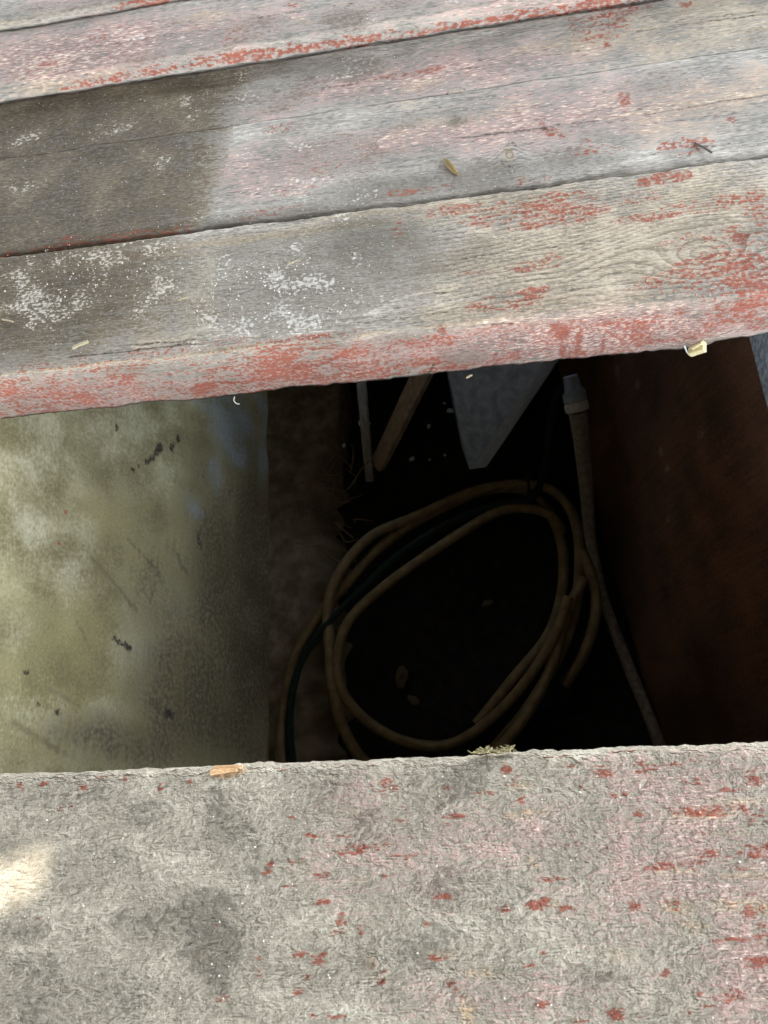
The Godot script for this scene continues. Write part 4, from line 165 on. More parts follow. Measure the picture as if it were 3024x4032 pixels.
# A surface: a base between two tones, then layers laid over it where their map plus noise passes a threshold.
# layer: {map, color, color2, lo, hi, opacity, mix: [cloud, streak, fine, grain], rise}
func paint(w: int, h: int, look: Dictionary, layers: Array, sd: int) -> Array:
	var st: float = look.stretch
	var n_clo := nz(w, h, 2.0 * look.get("cloud_x", 1.0), 2.0, 0.022 * look.get("cloud_f", 1.0), 4, sd + 1)
	var vs: float = look.get("vstretch", 1.0)
	var n_str := nz(w, h, st, vs, 0.10, 2, sd + 2)
	var n_fib := nz(w, h, st * 0.5, vs * 0.6 if vs > 1.0 else 1.0, 0.36, 3, sd + 3)
	var n_fin := nz(w, h, maxf(1.0, st * 0.25), maxf(1.0, vs * 0.2), 0.42, 2, sd + 4)
	var n_grn := nz(w, h, 1.0, 1.0, look.get("grain_f", 0.42), 2, sd + 5)
	var n_gr2 := nz(w, h, look.get("grain2_x", 1.0), 1.0, look.get("grain2_f", 0.13), look.get("grain2_o", 3), sd + 6)
	var rings := PackedByteArray()
	if look.has("rings"):
		rings = look.rings.call(w, h)
	var use_rings := rings.size() > 0
	var a: Color = look.dark
	var b: Color = look.light
	var kf: float = look.fib
	var kn: float = look.fine
	var kg: float = look.grain
	var kc: float = look.cloud
	var hg: float = look.h_grain
	var hf: float = look.h_fib
	var hc: float = look.get("h_cloud", 0.15)
	var sparkle: float = look.get("sparkle", 0.0)
	var maps: Array[PackedByteArray] = []
	var par: Array[PackedFloat32Array] = []
	for l in layers:
		maps.append(l.map)
		var c: Color = l.color
		var c2: Color = l.get("color2", l.color)
		par.append(PackedFloat32Array([c.r, c.g, c.b, c2.r, c2.g, c2.b, l.lo, l.hi, l.get("opacity", 1.0), l.mix[0], l.mix[1], l.mix[2], l.mix[3], l.get("rise", 0.0), l.get("specks", 0.0)]))
	var count := layers.size()
	var band := 32
	var bands := (h + band - 1) / band
	var done := []
	done.resize(bands)
	var work := func(t: int) -> void:
		var y0 := t * band
		var y1 := mini(h, y0 + band)
		var px := PackedByteArray()
		px.resize((y1 - y0) * w * 3)
		var hi8 := PackedByteArray()
		hi8.resize((y1 - y0) * w)
		var o := 0
		for y in range(y0, y1):
			for x in w:
				var i := y * w + x
				var clo := n_clo[i] / 255.0 - 0.5
				var stk := n_str[i] / 255.0 - 0.5
				var fib := n_fib[i] / 255.0 - 0.5
				var fin := n_fin[i] / 255.0 - 0.5
				var grn := n_grn[i] / 255.0 - 0.5
				var gr2 := n_gr2[i] / 255.0 - 0.5
				var v := clampf(0.5 + kf * (fib * 0.7 + stk * 0.5) + kn * fin + kg * (grn * 0.7 + gr2 * 0.6) + kc * clo, 0.0, 1.0)
				var rg := 0.0
				var hh := 0.45 + hg * (grn * 0.5 + gr2 * 1.1) + hf * (fib + 0.6 * stk + 0.5 * fin) + hc * clo
				if use_rings:
					rg = rings[i] / 255.0 - 0.5
					v = clampf(v + rg * 1.1, 0.0, 1.0)
					hh += rg * 0.7
				var r := lerpf(a.r, b.r, v)
				var g := lerpf(a.g, b.g, v)
				var u := lerpf(a.b, b.b, v)
				for k in count:
					var m := maps[k][i]
					if m > 3:
						var p := par[k]
						var q := m / 170.0 + clo * p[9] + stk * p[10] + (fin + fib * 0.5) * p[11] + (grn * 0.2 + gr2) * p[12]
						if p[14] > 0.0:
							q += (float((i * 7919 + (i / 7) * 104729 + k * 31) % 1009) / 1009.0 - 0.5) * p[14]
						if q > p[6]:
							var s := minf(1.0, (q - p[6]) / (p[7] - p[6]))
							s = s * s * (3.0 - 2.0 * s) * p[8] * clampf(0.86 + fib * 0.9 + gr2 * 0.7, 0.3, 1.0)
							var t2 := clampf(0.5 + grn * 0.4 + gr2 * 0.5 + fin * 0.9 + fib * 0.9 + clo * 0.7 + rg * 1.6, 0.0, 1.0)
							r = lerpf(r, lerpf(p[0], p[3], t2), s)
							g = lerpf(g, lerpf(p[1], p[4], t2), s)
							u = lerpf(u, lerpf(p[2], p[5], t2), s)
							hh += p[13] * s
				if sparkle > 0.0 and (i * 2654435761 >> 7) % 4093 < int(sparkle * 4093.0):
					r = lerpf(r, 0.92, 0.7)
					g = lerpf(g, 0.91, 0.7)
					u = lerpf(u, 0.88, 0.7)
					hh += 0.15
				px[o * 3] = clampi(int(r * 255.0), 0, 255)
				px[o * 3 + 1] = clampi(int(g * 255.0), 0, 255)
				px[o * 3 + 2] = clampi(int(u * 255.0), 0, 255)
				hi8[o] = clampi(int(hh * 255.0), 0, 255)
				o += 1
		done[t] = [px, hi8]
	var id := WorkerThreadPool.add_group_task(work, bands)
	WorkerThreadPool.wait_for_group_task_completion(id)
	var rgb := PackedByteArray()
	var hgt := PackedByteArray()
	for d in done:
		rgb.append_array(d[0])
		hgt.append_array(d[1])
	return [ImageTexture.create_from_image(Image.create_from_data(w, h, false, Image.FORMAT_RGB8, rgb)), ImageTexture.create_from_image(Image.create_from_data(w, h, false, Image.FORMAT_L8, hgt))]

func surface_of(maps: Array, relief_cm: float, rough := 0.9) -> StandardMaterial3D:
	var m := StandardMaterial3D.new()
	m.albedo_texture = maps[0]
	m.roughness = rough
	m.metallic_specular = 0.3
	m.heightmap_enabled = true
	m.heightmap_texture = maps[1]
	m.heightmap_scale = relief_cm
	return m

func plain(c: Color, rough := 0.85, spec := 0.3) -> StandardMaterial3D:
	var m := StandardMaterial3D.new()
	m.albedo_color = c
	m.roughness = rough
	m.metallic_specular = spec
	return m

# Mottled material on any shape, in the object's own axes.
func mottled(c: Color, c2: Color, scale: Vector3, relief := 0.05, sd := 7, freq := 0.03, rough := 0.9) -> StandardMaterial3D:
	var n := FastNoiseLite.new()
	n.seed = sd
	n.frequency = freq
	n.fractal_octaves = 5
	n.fractal_gain = 0.62
	var im := n.get_seamless_image(256, 256)
	im.convert(Image.FORMAT_L8)
	var d := im.get_data()
	var px := PackedByteArray()
	px.resize(256 * 256 * 3)
	for i in 256 * 256:
		var v := clampf((d[i] / 255.0 - 0.5) * 1.7 + 0.5, 0.0, 1.0)
		px[i * 3] = int(lerpf(c.r, c2.r, v) * 255.0)
		px[i * 3 + 1] = int(lerpf(c.g, c2.g, v) * 255.0)
		px[i * 3 + 2] = int(lerpf(c.b, c2.b, v) * 255.0)
	var m := StandardMaterial3D.new()
	m.albedo_texture = ImageTexture.create_from_image(Image.create_from_data(256, 256, false, Image.FORMAT_RGB8, px))
	m.roughness = rough
	m.metallic_specular = 0.3
	m.uv1_triplanar = true
	m.uv1_scale = scale
	m.heightmap_enabled = true
	m.heightmap_texture = ImageTexture.create_from_image(im)
	m.heightmap_scale = relief
	return m

# A grid of points (rows of equal length) as a smooth sheet, clockwise seen from outside when rows run left to right and go downwards.
func sheet(pts: PackedVector3Array, uvs: PackedVector2Array, nu: int, nv: int, closed := false) -> Array:
	var nor := PackedVector3Array()
	nor.resize(pts.size())
	for j in nv:
		for i in nu:
			var l := pts[j * nu + maxi(i - 1, 0)]
			var r := pts[j * nu + mini(i + 1, nu - 1)]
			var ju := j - 1
			var jd := j + 1
			if closed:
				ju = nv - 2 if j == 0 else j - 1
				jd = 1 if j == nv - 1 else j + 1
			var up := pts[maxi(ju, 0) * nu + i]
			var dn := pts[mini(jd, nv - 1) * nu + i]
			nor[j * nu + i] = (dn - up).cross(r - l).normalized()
	var idx := PackedInt32Array()
	idx.resize((nu - 1) * (nv - 1) * 6)
	var k := 0
	for j in nv - 1:
		for i in nu - 1:
			var p := j * nu + i
			idx[k] = p
			idx[k + 1] = p + 1
			idx[k + 2] = p + nu
			idx[k + 3] = p + 1
			idx[k + 4] = p + nu + 1
			idx[k + 5] = p + nu
			k += 6
	var arr := []
	arr.resize(Mesh.ARRAY_MAX)
	arr[Mesh.ARRAY_VERTEX] = pts
	arr[Mesh.ARRAY_NORMAL] = nor
	arr[Mesh.ARRAY_TEX_UV] = uvs
	arr[Mesh.ARRAY_INDEX] = idx
	return arr

func mesh_of(arrs: Array) -> ArrayMesh:
	var m := ArrayMesh.new()
	for a in arrs:
		m.add_surface_from_arrays(Mesh.PRIMITIVE_TRIANGLES, a)
	return m

# A tube along points with a radius at each; ends closed.
func tube(pts: Array, radii: Array, sides := 12, ribs := 0.0) -> ArrayMesh:
	var n := pts.size()
	var v := PackedVector3Array()
	var uv := PackedVector2Array()
	var side := Vector3.UP.cross((pts[1] - pts[0]) as Vector3)
	if side.length() < 1e-5:
		side = Vector3.RIGHT
	var along := 0.0
	for j in n:
		var t: Vector3 = ((pts[mini(j + 1, n - 1)] as Vector3) - (pts[maxi(j - 1, 0)] as Vector3)).normalized()
		side = (side - t * side.dot(t)).normalized()
		var b := t.cross(side)
		if j > 0:
			along += (pts[j] as Vector3).distance_to(pts[j - 1])
		for i in sides + 1:
			var a := TAU * i / sides
			var rr: float = radii[j] + (ribs if j % 2 == 0 else 0.0)
			v.append((pts[j] as Vector3) + (side * cos(a) + b * sin(a)) * rr)
			uv.append(Vector2(along, float(i) / sides))
	var arr := sheet(v, uv, sides + 1, n)
	var st := SurfaceTool.new()
	st.begin(Mesh.PRIMITIVE_TRIANGLES)
	for e in [0, n - 1]:
		var c: Vector3 = pts[e]
		for i in sides:
			var p := v[e * (sides + 1) + i]
			var q := v[e * (sides + 1) + i + 1]
			st.add_vertex(c)
			st.add_vertex(q if e == 0 else p)
			st.add_vertex(p if e == 0 else q)
	st.generate_normals()
	var m := mesh_of([arr])
	st.commit(m)
	return m

func spline(ctrl: Array, per := 10) -> Array:
	var out := []
	var n := ctrl.size()
	for k in n - 1:
		var p0: Vector3 = ctrl[maxi(k - 1, 0)]
		var p1: Vector3 = ctrl[k]
		var p2: Vector3 = ctrl[k + 1]
		var p3: Vector3 = ctrl[mini(k + 2, n - 1)]
		for i in per:
			out.append(p1.cubic_interpolate(p2, p0, p3, float(i) / per))
	out.append(ctrl[n - 1])
	return out

func same(r: float, n: int) -> Array:
	var a := []
	a.resize(n)
	a.fill(r)
	return a

func taper(r0: float, r1: float, n: int) -> Array:
	var a := []
	for i in n:
		a.append(lerpf(r0, r1, float(i) / (n - 1)))
	return a

# A box with small chamfers and slightly uneven faces, between two ends.
func bar(p: Vector3, q: Vector3, w: float, d: float, up := Vector3.UP, w2 := -1.0) -> ArrayMesh:
	var t := (q - p).normalized()
	var sx := up.cross(t).normalized()
	var sy := t.cross(sx)
	var c := minf(w, d) * 0.12
	var prof := func(ww: float) -> Array:
		var a := ww / 2.0
		var b := d / 2.0
		return [Vector2(-a + c, -b), Vector2(a - c, -b), Vector2(a, -b + c), Vector2(a, b - c), Vector2(a - c, b), Vector2(-a + c, b), Vector2(-a, b - c), Vector2(-a, -b + c)]
	var st := SurfaceTool.new()
	st.begin(Mesh.PRIMITIVE_TRIANGLES)
	st.set_smooth_group(-1)
	var n := 10
	var rings := []
	var rng := RandomNumberGenerator.new()
	rng.seed = hash(p) % 100000
	for j in n + 1:
		var f := float(j) / n
		var ring := []
		for v in prof.call(lerpf(w, w2 if w2 > 0.0 else w, f)):
			ring.append(p.lerp(q, f) + sx * (v.x + rng.randf_range(-1, 1) * c * 0.25) + sy * (v.y + rng.randf_range(-1, 1) * c * 0.25))
		rings.append(ring)
	for j in n:
		for i in 8:
			var k := (i + 1) % 8
			for v in [rings[j][i], rings[j + 1][i], rings[j][k], rings[j][k], rings[j + 1][i], rings[j + 1][k]]:
				st.add_vertex(v)
	for e in [0, n]:
		for i in range(1, 7):
			var tri := [rings[e][0], rings[e][i], rings[e][i + 1]]
			if e == n:
				tri = [rings[e][0], rings[e][i + 1], rings[e][i]]
			for v in tri:
				st.add_vertex(v)
	st.generate_normals()
	return st.commit()

# Flat-sided solid from polygon faces (each listed clockwise seen from outside).
func solid(faces: Array) -> ArrayMesh:
	var st := SurfaceTool.new()
	st.begin(Mesh.PRIMITIVE_TRIANGLES)
	st.set_smooth_group(-1)
	for f in faces:
		for i in range(1, f.size() - 1):
			for v in [f[0], f[i], f[i + 1]]:
				st.add_vertex(v)
	st.generate_normals()
	return st.commit()

# A small irregular lump.
func lump(r: Vector3, sd: int) -> ArrayMesh:
	var n := FastNoiseLite.new()
	n.seed = sd
	n.frequency = 0.9
	var v := PackedVector3Array()
	var uv := PackedVector2Array()
	for j in 8:
		for i in 13:
			var th := PI * j / 7.0
			var ph := TAU * (i % 12) / 12.0
			var d := Vector3(sin(th) * cos(ph), cos(th), sin(th) * sin(ph))
			v.append(d * r * (1.0 + 0.45 * n.get_noise_3dv(d)))
			uv.append(Vector2(i / 12.0, j / 7.0))
	return mesh_of([sheet(v, uv, 13, 8)])

# --------------------------------------------------------------------------- deck planks
# The section runs far face, far arris, top, near arris, near face (all textured as one strip), then the underside.
func plank(called: String, x0: float, x1: float, zf: float, zn: float, yt: float, rf: float, rr: float, mat: Material, sd: int, step: float, rough: float, notch := 0.0) -> MeshInstance3D:
	var th := DECK_THICK + yt
	var s0 := zf - th
	var ls := zn + th - s0
	var prof := []           # [z, y, s, outward z, outward y]
	for k in 9:
		var f := k / 8.0
		prof.append([zf, lerpf(yt - th, yt - rf, f), zf - lerpf(th, rf, f), -1.0, 0.0])
	for k in range(1, 6):
		var an := PI / 2 * k / 6.0
		prof.append([zf + rf - cos(an) * rf, yt - rf + sin(an) * rf, zf - rf + 2.0 * rf * k / 6.0, -cos(an), sin(an)])
	var nt := int((zn - zf - rf - rr) / (step * 1.2))
	for k in nt + 1:
		var z := lerpf(zf + rf, zn - rr, float(k) / nt)
		prof.append([z, yt, z, 0.0, 1.0])
	for k in range(1, 6):
		var an := PI / 2 * k / 6.0
		prof.append([zn - rr + sin(an) * rr, yt - rr + cos(an) * rr, zn - rr + 2.0 * rr * k / 6.0, sin(an), cos(an)])
	for k in 19:
		var f := k / 18.0
		prof.append([zn, lerpf(yt - rr, yt - th, f), zn + lerpf(rr, th, f), 1.0, 0.0])
	for k in range(1, 6):
		prof.append([lerpf(zn, zf, k / 5.0), yt - th, zn + th + 0.02 * k, 0.0, -1.0])
	var low := FastNoiseLite.new()
	low.seed = sd
	low.frequency = 1.0
	low.fractal_octaves = 3
	var nu := int((x1 - x0) / step) + 1
	var nv := prof.size()
	var pts := PackedVector3Array()
	var uvs := PackedVector2Array()
	pts.resize(nu * nv)
	uvs.resize(nu * nv)
	for j in nv:
		var p: Array = prof[j]
		var z: float = p[0]
		var y: float = p[1]
		var s: float = p[2]
		var oz: float = p[3]
		var oy: float = p[4]
		var drop := (yt - y) / th
		var under: bool = oy < -0.5
		for i in nu:
			var x := x0 + (x1 - x0) * i / (nu - 1)
			var d := 0.0018 * low.get_noise_2d(x * 9.0, s * 30.0 + 50.0) + rough * low.get_noise_2d(x * 120.0, s * 190.0)
			var yy := y
			var zz := z
			if oz > 0.1 or under:
				var wav := 0.0035 * low.get_noise_2d(x * 7.0, 300.0) + 0.0016 * low.get_noise_2d(x * 60.0, 340.0)
				zz += (0.1 if rr < 0.0035 else 1.0) * wav * (1.0 if not under else clampf((z - zf) / (zn - zf), 0.0, 1.0))
			elif oz < -0.1:
				zz += (0.1 if rf < 0.0035 else 1.0) * (0.003 * low.get_noise_2d(x * 7.0, 500.0) + 0.0015 * low.get_noise_2d(x * 60.0, 540.0))
			if drop > 0.55:
				var lift := 0.004 * low.get_noise_2d(x * 6.0, 700.0) + 0.0022 * low.get_noise_2d(x * 45.0, 740.0)
				if notch > 0.0:
					lift += 0.012 * smoothstep(notch - 0.008, notch + 0.012, x)
				yy += lift * (drop - 0.55) / 0.45
			pts[j * nu + i] = Vector3(x, yy + oy * d, zz + oz * d)
			uvs[j * nu + i] = Vector2((x - x0) / (x1 - x0), (s - s0) / ls)
	# rows run along x and the section turns over the top towards the viewer: outside is up
	var arr := sheet(pts, uvs, nu, nv)
	var st := SurfaceTool.new()
	st.begin(Mesh.PRIMITIVE_TRIANGLES)
	for e in [0, nu - 1]:
		var c := Vector3(x0 if e == 0 else x1, yt - th / 2.0, (zf + zn) / 2.0)
		for j in nv:
			var a := pts[j * nu + e]
			var b := pts[((j + 1) % nv) * nu + e]
			for v in ([c, a, b] if e == 0 else [c, b, a]):
				st.set_uv(Vector2(0.01 if e == 0 else 0.99, 0.3 + v.y * 2.0))
				st.add_vertex(v)
	st.generate_normals()
	var m := mesh_of([arr])
	st.commit(m)
	return put(called, m, mat)

func layer(map: PackedByteArray, c: Color, c2: Color, lo: float, hi: float, mixing: Array, opacity := 1.0, rise := 0.0, specks := 0.0) -> Dictionary:
	return {"map": map, "color": c, "color2": c2, "lo": lo, "hi": hi, "mix": mixing, "opacity": opacity, "rise": rise, "specks": specks}

func c8(r: int, g: int, b: int) -> Color:
	return Color8(r, g, b)

# Weathered grey board with the remains of red paint.
func board_maps(w: int, h: int, x0: float, x1: float, zf: float, zn: float, yt: float, feats: Dictionary, look: Dictionary, sd: int) -> Array:
	var th := DECK_THICK + yt
	var s0 := zf - th
	var ls := zn + th - s0
	var mp := func(feats_: Dictionary, k: String) -> PackedByteArray:
		return stamped(w, h, x0, s0, x1 - x0, ls, feats_.get(k, []), 2 if k == "crack" or k == "red" else 4)
	var layers := []
	var pink: PackedByteArray = mp.call(feats, "pink")
	var tan: PackedByteArray = mp.call(feats, "tan")
	var red: PackedByteArray = mp.call({"red": flakes(feats.get("red", []), sd, look.get("flecks", []))}, "red")
	layers.append(layer(pink, c8(118, 92, 90), c8(176, 146, 137), 0.1, 0.75, [0.7, 0.5, 1.2, 0.5], 0.82, 0.02))
	layers.append(layer(tan, c8(122, 109, 91), c8(178, 164, 142), 0.18, 0.75, [0.6, 0.5, 0.7, 0.2], 0.75, -0.04))
	layers.append(layer(pink, c8(206, 190, 170), c8(224, 210, 192), 0.86, 1.06, [0.3, 0.4, 1.5, 0.4], 0.65, -0.06))
	layers.append(layer(pink, c8(104, 66, 66), c8(140, 92, 88), 0.84, 1.0, [0.5, -0.3, -1.4, 0.5], 0.6, 0.04))
	if look.has("flecks"):
		layers.append(layer(tan, c8(158, 124, 92), c8(206, 180, 148), 0.85, 1.15, [0.5, 0.5, 1.2, 1.0], 0.85, -0.12))
	layers.append(layer(mp.call(feats, "dark"), c8(54, 51, 45), c8(96, 91, 81), 0.18, 0.85, [1.3, 0.4, 0.9, 1.5] if look.has("flecks") else [1.5, 0.8, 1.7, 0.35], 0.66 if look.has("flecks") else 0.72, -0.03))
	layers.append(layer(mp.call(feats, "dust"), c8(142, 135, 120), c8(168, 160, 144), 0.12, 0.8, [0.5, 0.1, 0.3, 0.4], 0.6))
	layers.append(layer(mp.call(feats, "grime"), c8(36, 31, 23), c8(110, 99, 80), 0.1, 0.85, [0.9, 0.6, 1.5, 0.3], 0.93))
	layers.append(layer(red, c8(116, 72, 62), c8(156, 116, 104), 0.2, 1.0, [1.2, 0.7, 1.4, 1.2], 0.62, 0.03))
	layers.append(layer(red, c8(92, 38, 28), c8(136, 68, 52), 0.58, 0.74, [1.0, 0.8, 1.7, 1.5], 0.7, 0.14))
	layers.append(layer(mp.call(feats, "crack"), c8(44, 38, 33), c8(66, 58, 50), 0.4, 0.75, [0.4, 0.0, 0.5, 0.4], 0.85, -0.35))
	layers.append(layer(mp.call(feats, "white"), c8(176, 175, 168), c8(214, 213, 206), 0.74, 0.98, [1.9, 0.0, 0.7, 1.6], 0.68, 0.16, 0.1))
	return paint(w, h, look, layers, sd)

# Large worn patches become a scatter of flakes drawn out along the grain; extra: [count, x0, x1, s0, s1] loose flecks, denser towards x1.
func flakes(blobs: Array, sd: int, extra: Array) -> Array:
	var rng := RandomNumberGenerator.new()
	rng.seed = sd
	var out := []
	for b in blobs:
		if b[2] < 0.018 or b[2] * b[3] < 0.0001:
			out.append(b)
			continue
		out.append([b[0], b[1], b[2], b[3], b[4] * (0.5 if extra.size() == 0 else 0.25)])
		for i in mini(80, 6 + int(b[2] * b[3] * (52000.0 if extra.size() == 0 else 24000.0))):
			var t := rng.randf() * TAU
			var q := sqrt(rng.randf()) * 1.15
			var l := rng.randf_range(0.002, minf(0.014, 0.004 + b[2] * 0.25))
			out.append([b[0] + b[2] * q * cos(t), b[1] + b[3] * q * sin(t), l, rng.randf_range(0.001, 0.0015 + l * 0.15), b[4] * rng.randf_range(0.7, 1.2)])
	if extra.size() > 0:
		for i in int(extra[0]):
			var f := 1.0 - pow(rng.randf(), 1.8)
			var l := rng.randf_range(0.002, 0.012)
			out.append([lerpf(extra[1], extra[2], f), rng.randf_range(extra[3], extra[4]), l, rng.randf_range(0.001, 0.0015 + l * 0.12), rng.randf_range(0.55, 1.0)])
	return out

# Growth rings that bow round knots, for the tan end of the front plank.
func ring_field(x0: float, x1: float, s0: float, s1: float, knots: Array, zones: Array, pitch: float):
	return func(w: int, h: int) -> PackedByteArray:
		var n := FastNoiseLite.new()
		n.seed = 5
		n.frequency = 1.0
		var cw := w / 2
		var ph := PackedByteArray()
		ph.resize(w * h)
		ph.fill(128)
		for z in zones:
			var i0 := clampi(int((z[0] - x0) / (x1 - x0) * w), 0, w)
			var i1 := clampi(int((z[1] - x0) / (x1 - x0) * w), 0, w)
			var j0 := clampi(int((z[2] - s0) / (s1 - s0) * h), 0, h)
			var j1 := clampi(int((z[3] - s0) / (s1 - s0) * h), 0, h)
			for j in range(j0, j1):
				for i in range(i0, i1):
					var x := x0 + (x1 - x0) * i / w
					var s := s0 + (s1 - s0) * j / h
					var v := s + 0.012 * n.get_noise_2d(x * 4.0, s * 8.0) + 0.03 * x
					for k in knots:
						var dx: float = (x - k[0]) / k[2]
						var ds: float = (s - k[1]) / k[3]
						var r := sqrt(dx * dx + ds * ds)
						var wt := exp(-r * r * 0.5)
						v = lerpf(v, k[1] + r * k[3] * 0.9, wt)
					var e := minf(minf(i - i0, i1 - i) / 40.0, minf(j - j0, j1 - j) / 20.0)
					var f := fposmod(v / pitch, 1.0)
					ph[j * w + i] = clampi(int(128.0 + clampf(e, 0.0, 1.0) * 110.0 * z[4] * (0.45 - f * f * f * 1.6)), 0, 255)
		return ph

# --------------------------------------------------------------------------- walls of the pit
func slab(called: String, o: Vector3, along: Vector3, up: Vector3, la: float, lu: float, nrm: Vector3, thick: float, mat: Material, sd: int, amp: float, step := 0.012) -> MeshInstance3D:
	var nu := int(la / step) + 1
	var nv := int(lu / step) + 1
	var low := FastNoiseLite.new()
	low.seed = sd
	low.frequency = 6.0
	low.fractal_octaves = 4
	var pts := PackedVector3Array()
	var uvs := PackedVector2Array()
	for j in nv:
		for i in nu:
			var a := la * i / (nu - 1)
			var b := lu * (1.0 - float(j) / (nv - 1))
			pts.append(o + along * a + up * b + nrm * amp * low.get_noise_2d(a, b))
			uvs.append(Vector2(a / la, float(j) / (nv - 1)))
	var arr := sheet(pts, uvs, nu, nv)
	var back := -nrm * thick
	var c := [pts[0], pts[nu - 1], pts[nu * nv - 1], pts[nu * (nv - 1)]]
	var d := [c[0] + back, c[1] + back, c[2] + back, c[3] + back]
	var faces := [[d[1], d[0], d[3], d[2]], [d[0], d[1], c[1], c[0]], [c[3], c[2], d[2], d[3]], [d[0], c[0], c[3], d[3]], [c[1], d[1], d[2], c[2]]]
	var m := mesh_of([arr])
	var st := SurfaceTool.new()
	st.begin(Mesh.PRIMITIVE_TRIANGLES)
	st.set_smooth_group(-1)
	for f in faces:
		for q in [0, 1, 2, 0, 2, 3]:
			st.set_uv(Vector2(0.5, 0.02))
			st.add_vertex(f[q])
	st.generate_normals()
	st.commit(m)
	return put(called, m, mat)

# --------------------------------------------------------------------------- the scene
func _ready() -> void:
	var cam := Camera3D.new()
	cam.name = "camera"
	cam.transform = Transform3D(Basis(Vector3(0.989187, -0.143782, 0.028917), Vector3(0.080931, 0.370714, -0.925214), Vector3(0.122309, 0.917550, 0.378342)).orthonormalized(), Vector3(0, 0.85, 0))
	var lens := CameraAttributesPhysical.new()
	lens.frustum_focal_length = 18.03
	lens.frustum_focus_distance = 0.98
	lens.frustum_near = 0.05
	lens.frustum_far = 4000.0
	lens.exposure_aperture = 5.2
	cam.attributes = lens
	add_child(cam)
	cam.fov = 67.3
	cam.near = 0.05
	cam.far = 4000.0
	cam.current = true

	var env := Environment.new()
	env.background_mode = Environment.BG_SKY
	var sky := Sky.new()
	var sm := ProceduralSkyMaterial.new()
	sm.sky_top_color = Color(0.82, 0.87, 0.93)
	sm.sky_horizon_color = Color(0.95, 0.95, 0.94)
	sm.sky_curve = 0.2
	sm.ground_bottom_color = Color(0.30, 0.28, 0.25)
	sm.ground_horizon_color = Color(0.6, 0.6, 0.58)
	sm.sky_energy_multiplier = 1.5
	sky.sky_material = sm
	env.sky = sky
	env.tonemap_mode = Environment.TONE_MAPPER_LINEAR
	env.tonemap_exposure = 4.9
	env.sdfgi_enabled = true
	env.ssao_enabled = true
	env.ssil_enabled = true
	var we := WorldEnvironment.new()
	we.name = "world_environment"
	we.environment = env
	add_child(we)

	var sun := DirectionalLight3D.new()
	sun.name = "sun"
	sun.light_energy = 0.62
	sun.light_color = Color(1.0, 0.96, 0.9)
	sun.light_angular_distance = 0.7
	sun.shadow_enabled = true
	sun.sky_mode = DirectionalLight3D.SKY_MODE_LIGHT_ONLY
	var to_sun := Vector3(-0.5, 1.0, 0.3).normalized()
	sun.basis = Basis.looking_at(-to_sun, Vector3.FORWARD)
	add_child(sun)

	build_setting(to_sun)
	build_planks()
	build_pit_things()
	build_small_things()

func build_setting(to_sun: Vector3) -> void:
	# ground round the pit, as one ring of sheets in a single mesh
	var gm := mottled(c8(120, 112, 100), c8(158, 150, 136), Vector3(0.6, 0.6, 0.6), 0.3, 3)
	var st := SurfaceTool.new()
	st.begin(Mesh.PRIMITIVE_TRIANGLES)
	var xs := [-1500.0, -0.91, 0.528, 1500.0]
	var zs := [-1500.0, -1.62, 0.30, 1500.0]
	for i in 3:
		for j in 3:
			if i == 1 and j == 1:
				continue
			var a := Vector3(xs[i], -0.215, zs[j])
			var b := Vector3(xs[i + 1], -0.215, zs[j])
			var c := Vector3(xs[i + 1], -0.215, zs[j + 1])
			var d := Vector3(xs[i], -0.215, zs[j + 1])
			for v in [a, b, c, a, c, d]:
				st.set_normal(Vector3.UP)
				st.add_vertex(v)
	put("ground", st.commit(), gm).set_meta("kind", "structure")

	# unseen blocker added over the deck to shape light; slot makes a sun patch
	var ry := 2.0
	var lift := to_sun * (ry / to_sun.y)
	var p1: Vector3 = Vector3(-0.4933, 0.0000, 0.0083)
	var p2: Vector3 = Vector3(-0.4931, 0.0000, 0.0532)
	var p3: Vector3 = Vector3(-0.5998, 0.0000, 0.1888)
	var p4: Vector3 = Vector3(-0.6289, 0.0000, 0.0530)
	var hole := [p1 + lift, p2 + lift, p3 + lift, p4 + lift]
	var outer := [Vector3(ADDED_ROOF_X1, ry, ADDED_ROOF_Z1), Vector3(ADDED_ROOF_X1, ry, ADDED_ROOF_Z0), Vector3(ADDED_ROOF_X0, ry, ADDED_ROOF_Z0), Vector3(ADDED_ROOF_X0, ry, ADDED_ROOF_Z1)]
	added_roof(hole, outer)

func added_roof(hole: Array, outer: Array) -> void:
	# join each corner of the slot to the nearest-in-angle corner of the sheet
	var c := Vector3.ZERO
	for h in hole:
		c += h / 4.0
	var by_angle := func(a: Vector3, b: Vector3) -> bool:
		return atan2(a.z - c.z, a.x - c.x) < atan2(b.z - c.z, b.x - c.x)
	hole.sort_custom(by_angle)
	outer.sort_custom(by_angle)
	var best := 0
	var best_d := 1e9
	for s in 4:
		var d := 0.0
		for i in 4:
			d += absf(angle_difference(atan2(hole[i].z - c.z, hole[i].x - c.x), atan2(outer[(i + s) % 4].z - c.z, outer[(i + s) % 4].x - c.x)))
		if d < best_d:
			best_d = d
			best = s
	var up := Vector3(0, 0.03, 0)
	var faces := []
	for i in 4:
		var k := (i + 1) % 4
		var a: Vector3 = hole[i]
		var b: Vector3 = hole[k]
		var e: Vector3 = outer[(k + best) % 4]
		var f: Vector3 = outer[(i + best) % 4]
		faces.append([a + up, b + up, e + up, f + up])
		faces.append([a, f, e, b])
		faces.append([a, b, b + up, a + up])
		faces.append([f, f + up, e + up, e])
	put("added_roof", solid(faces), plain(c8(120, 108, 92))).set_meta("kind", "structure")  # added out of view to block the sky and shape the light

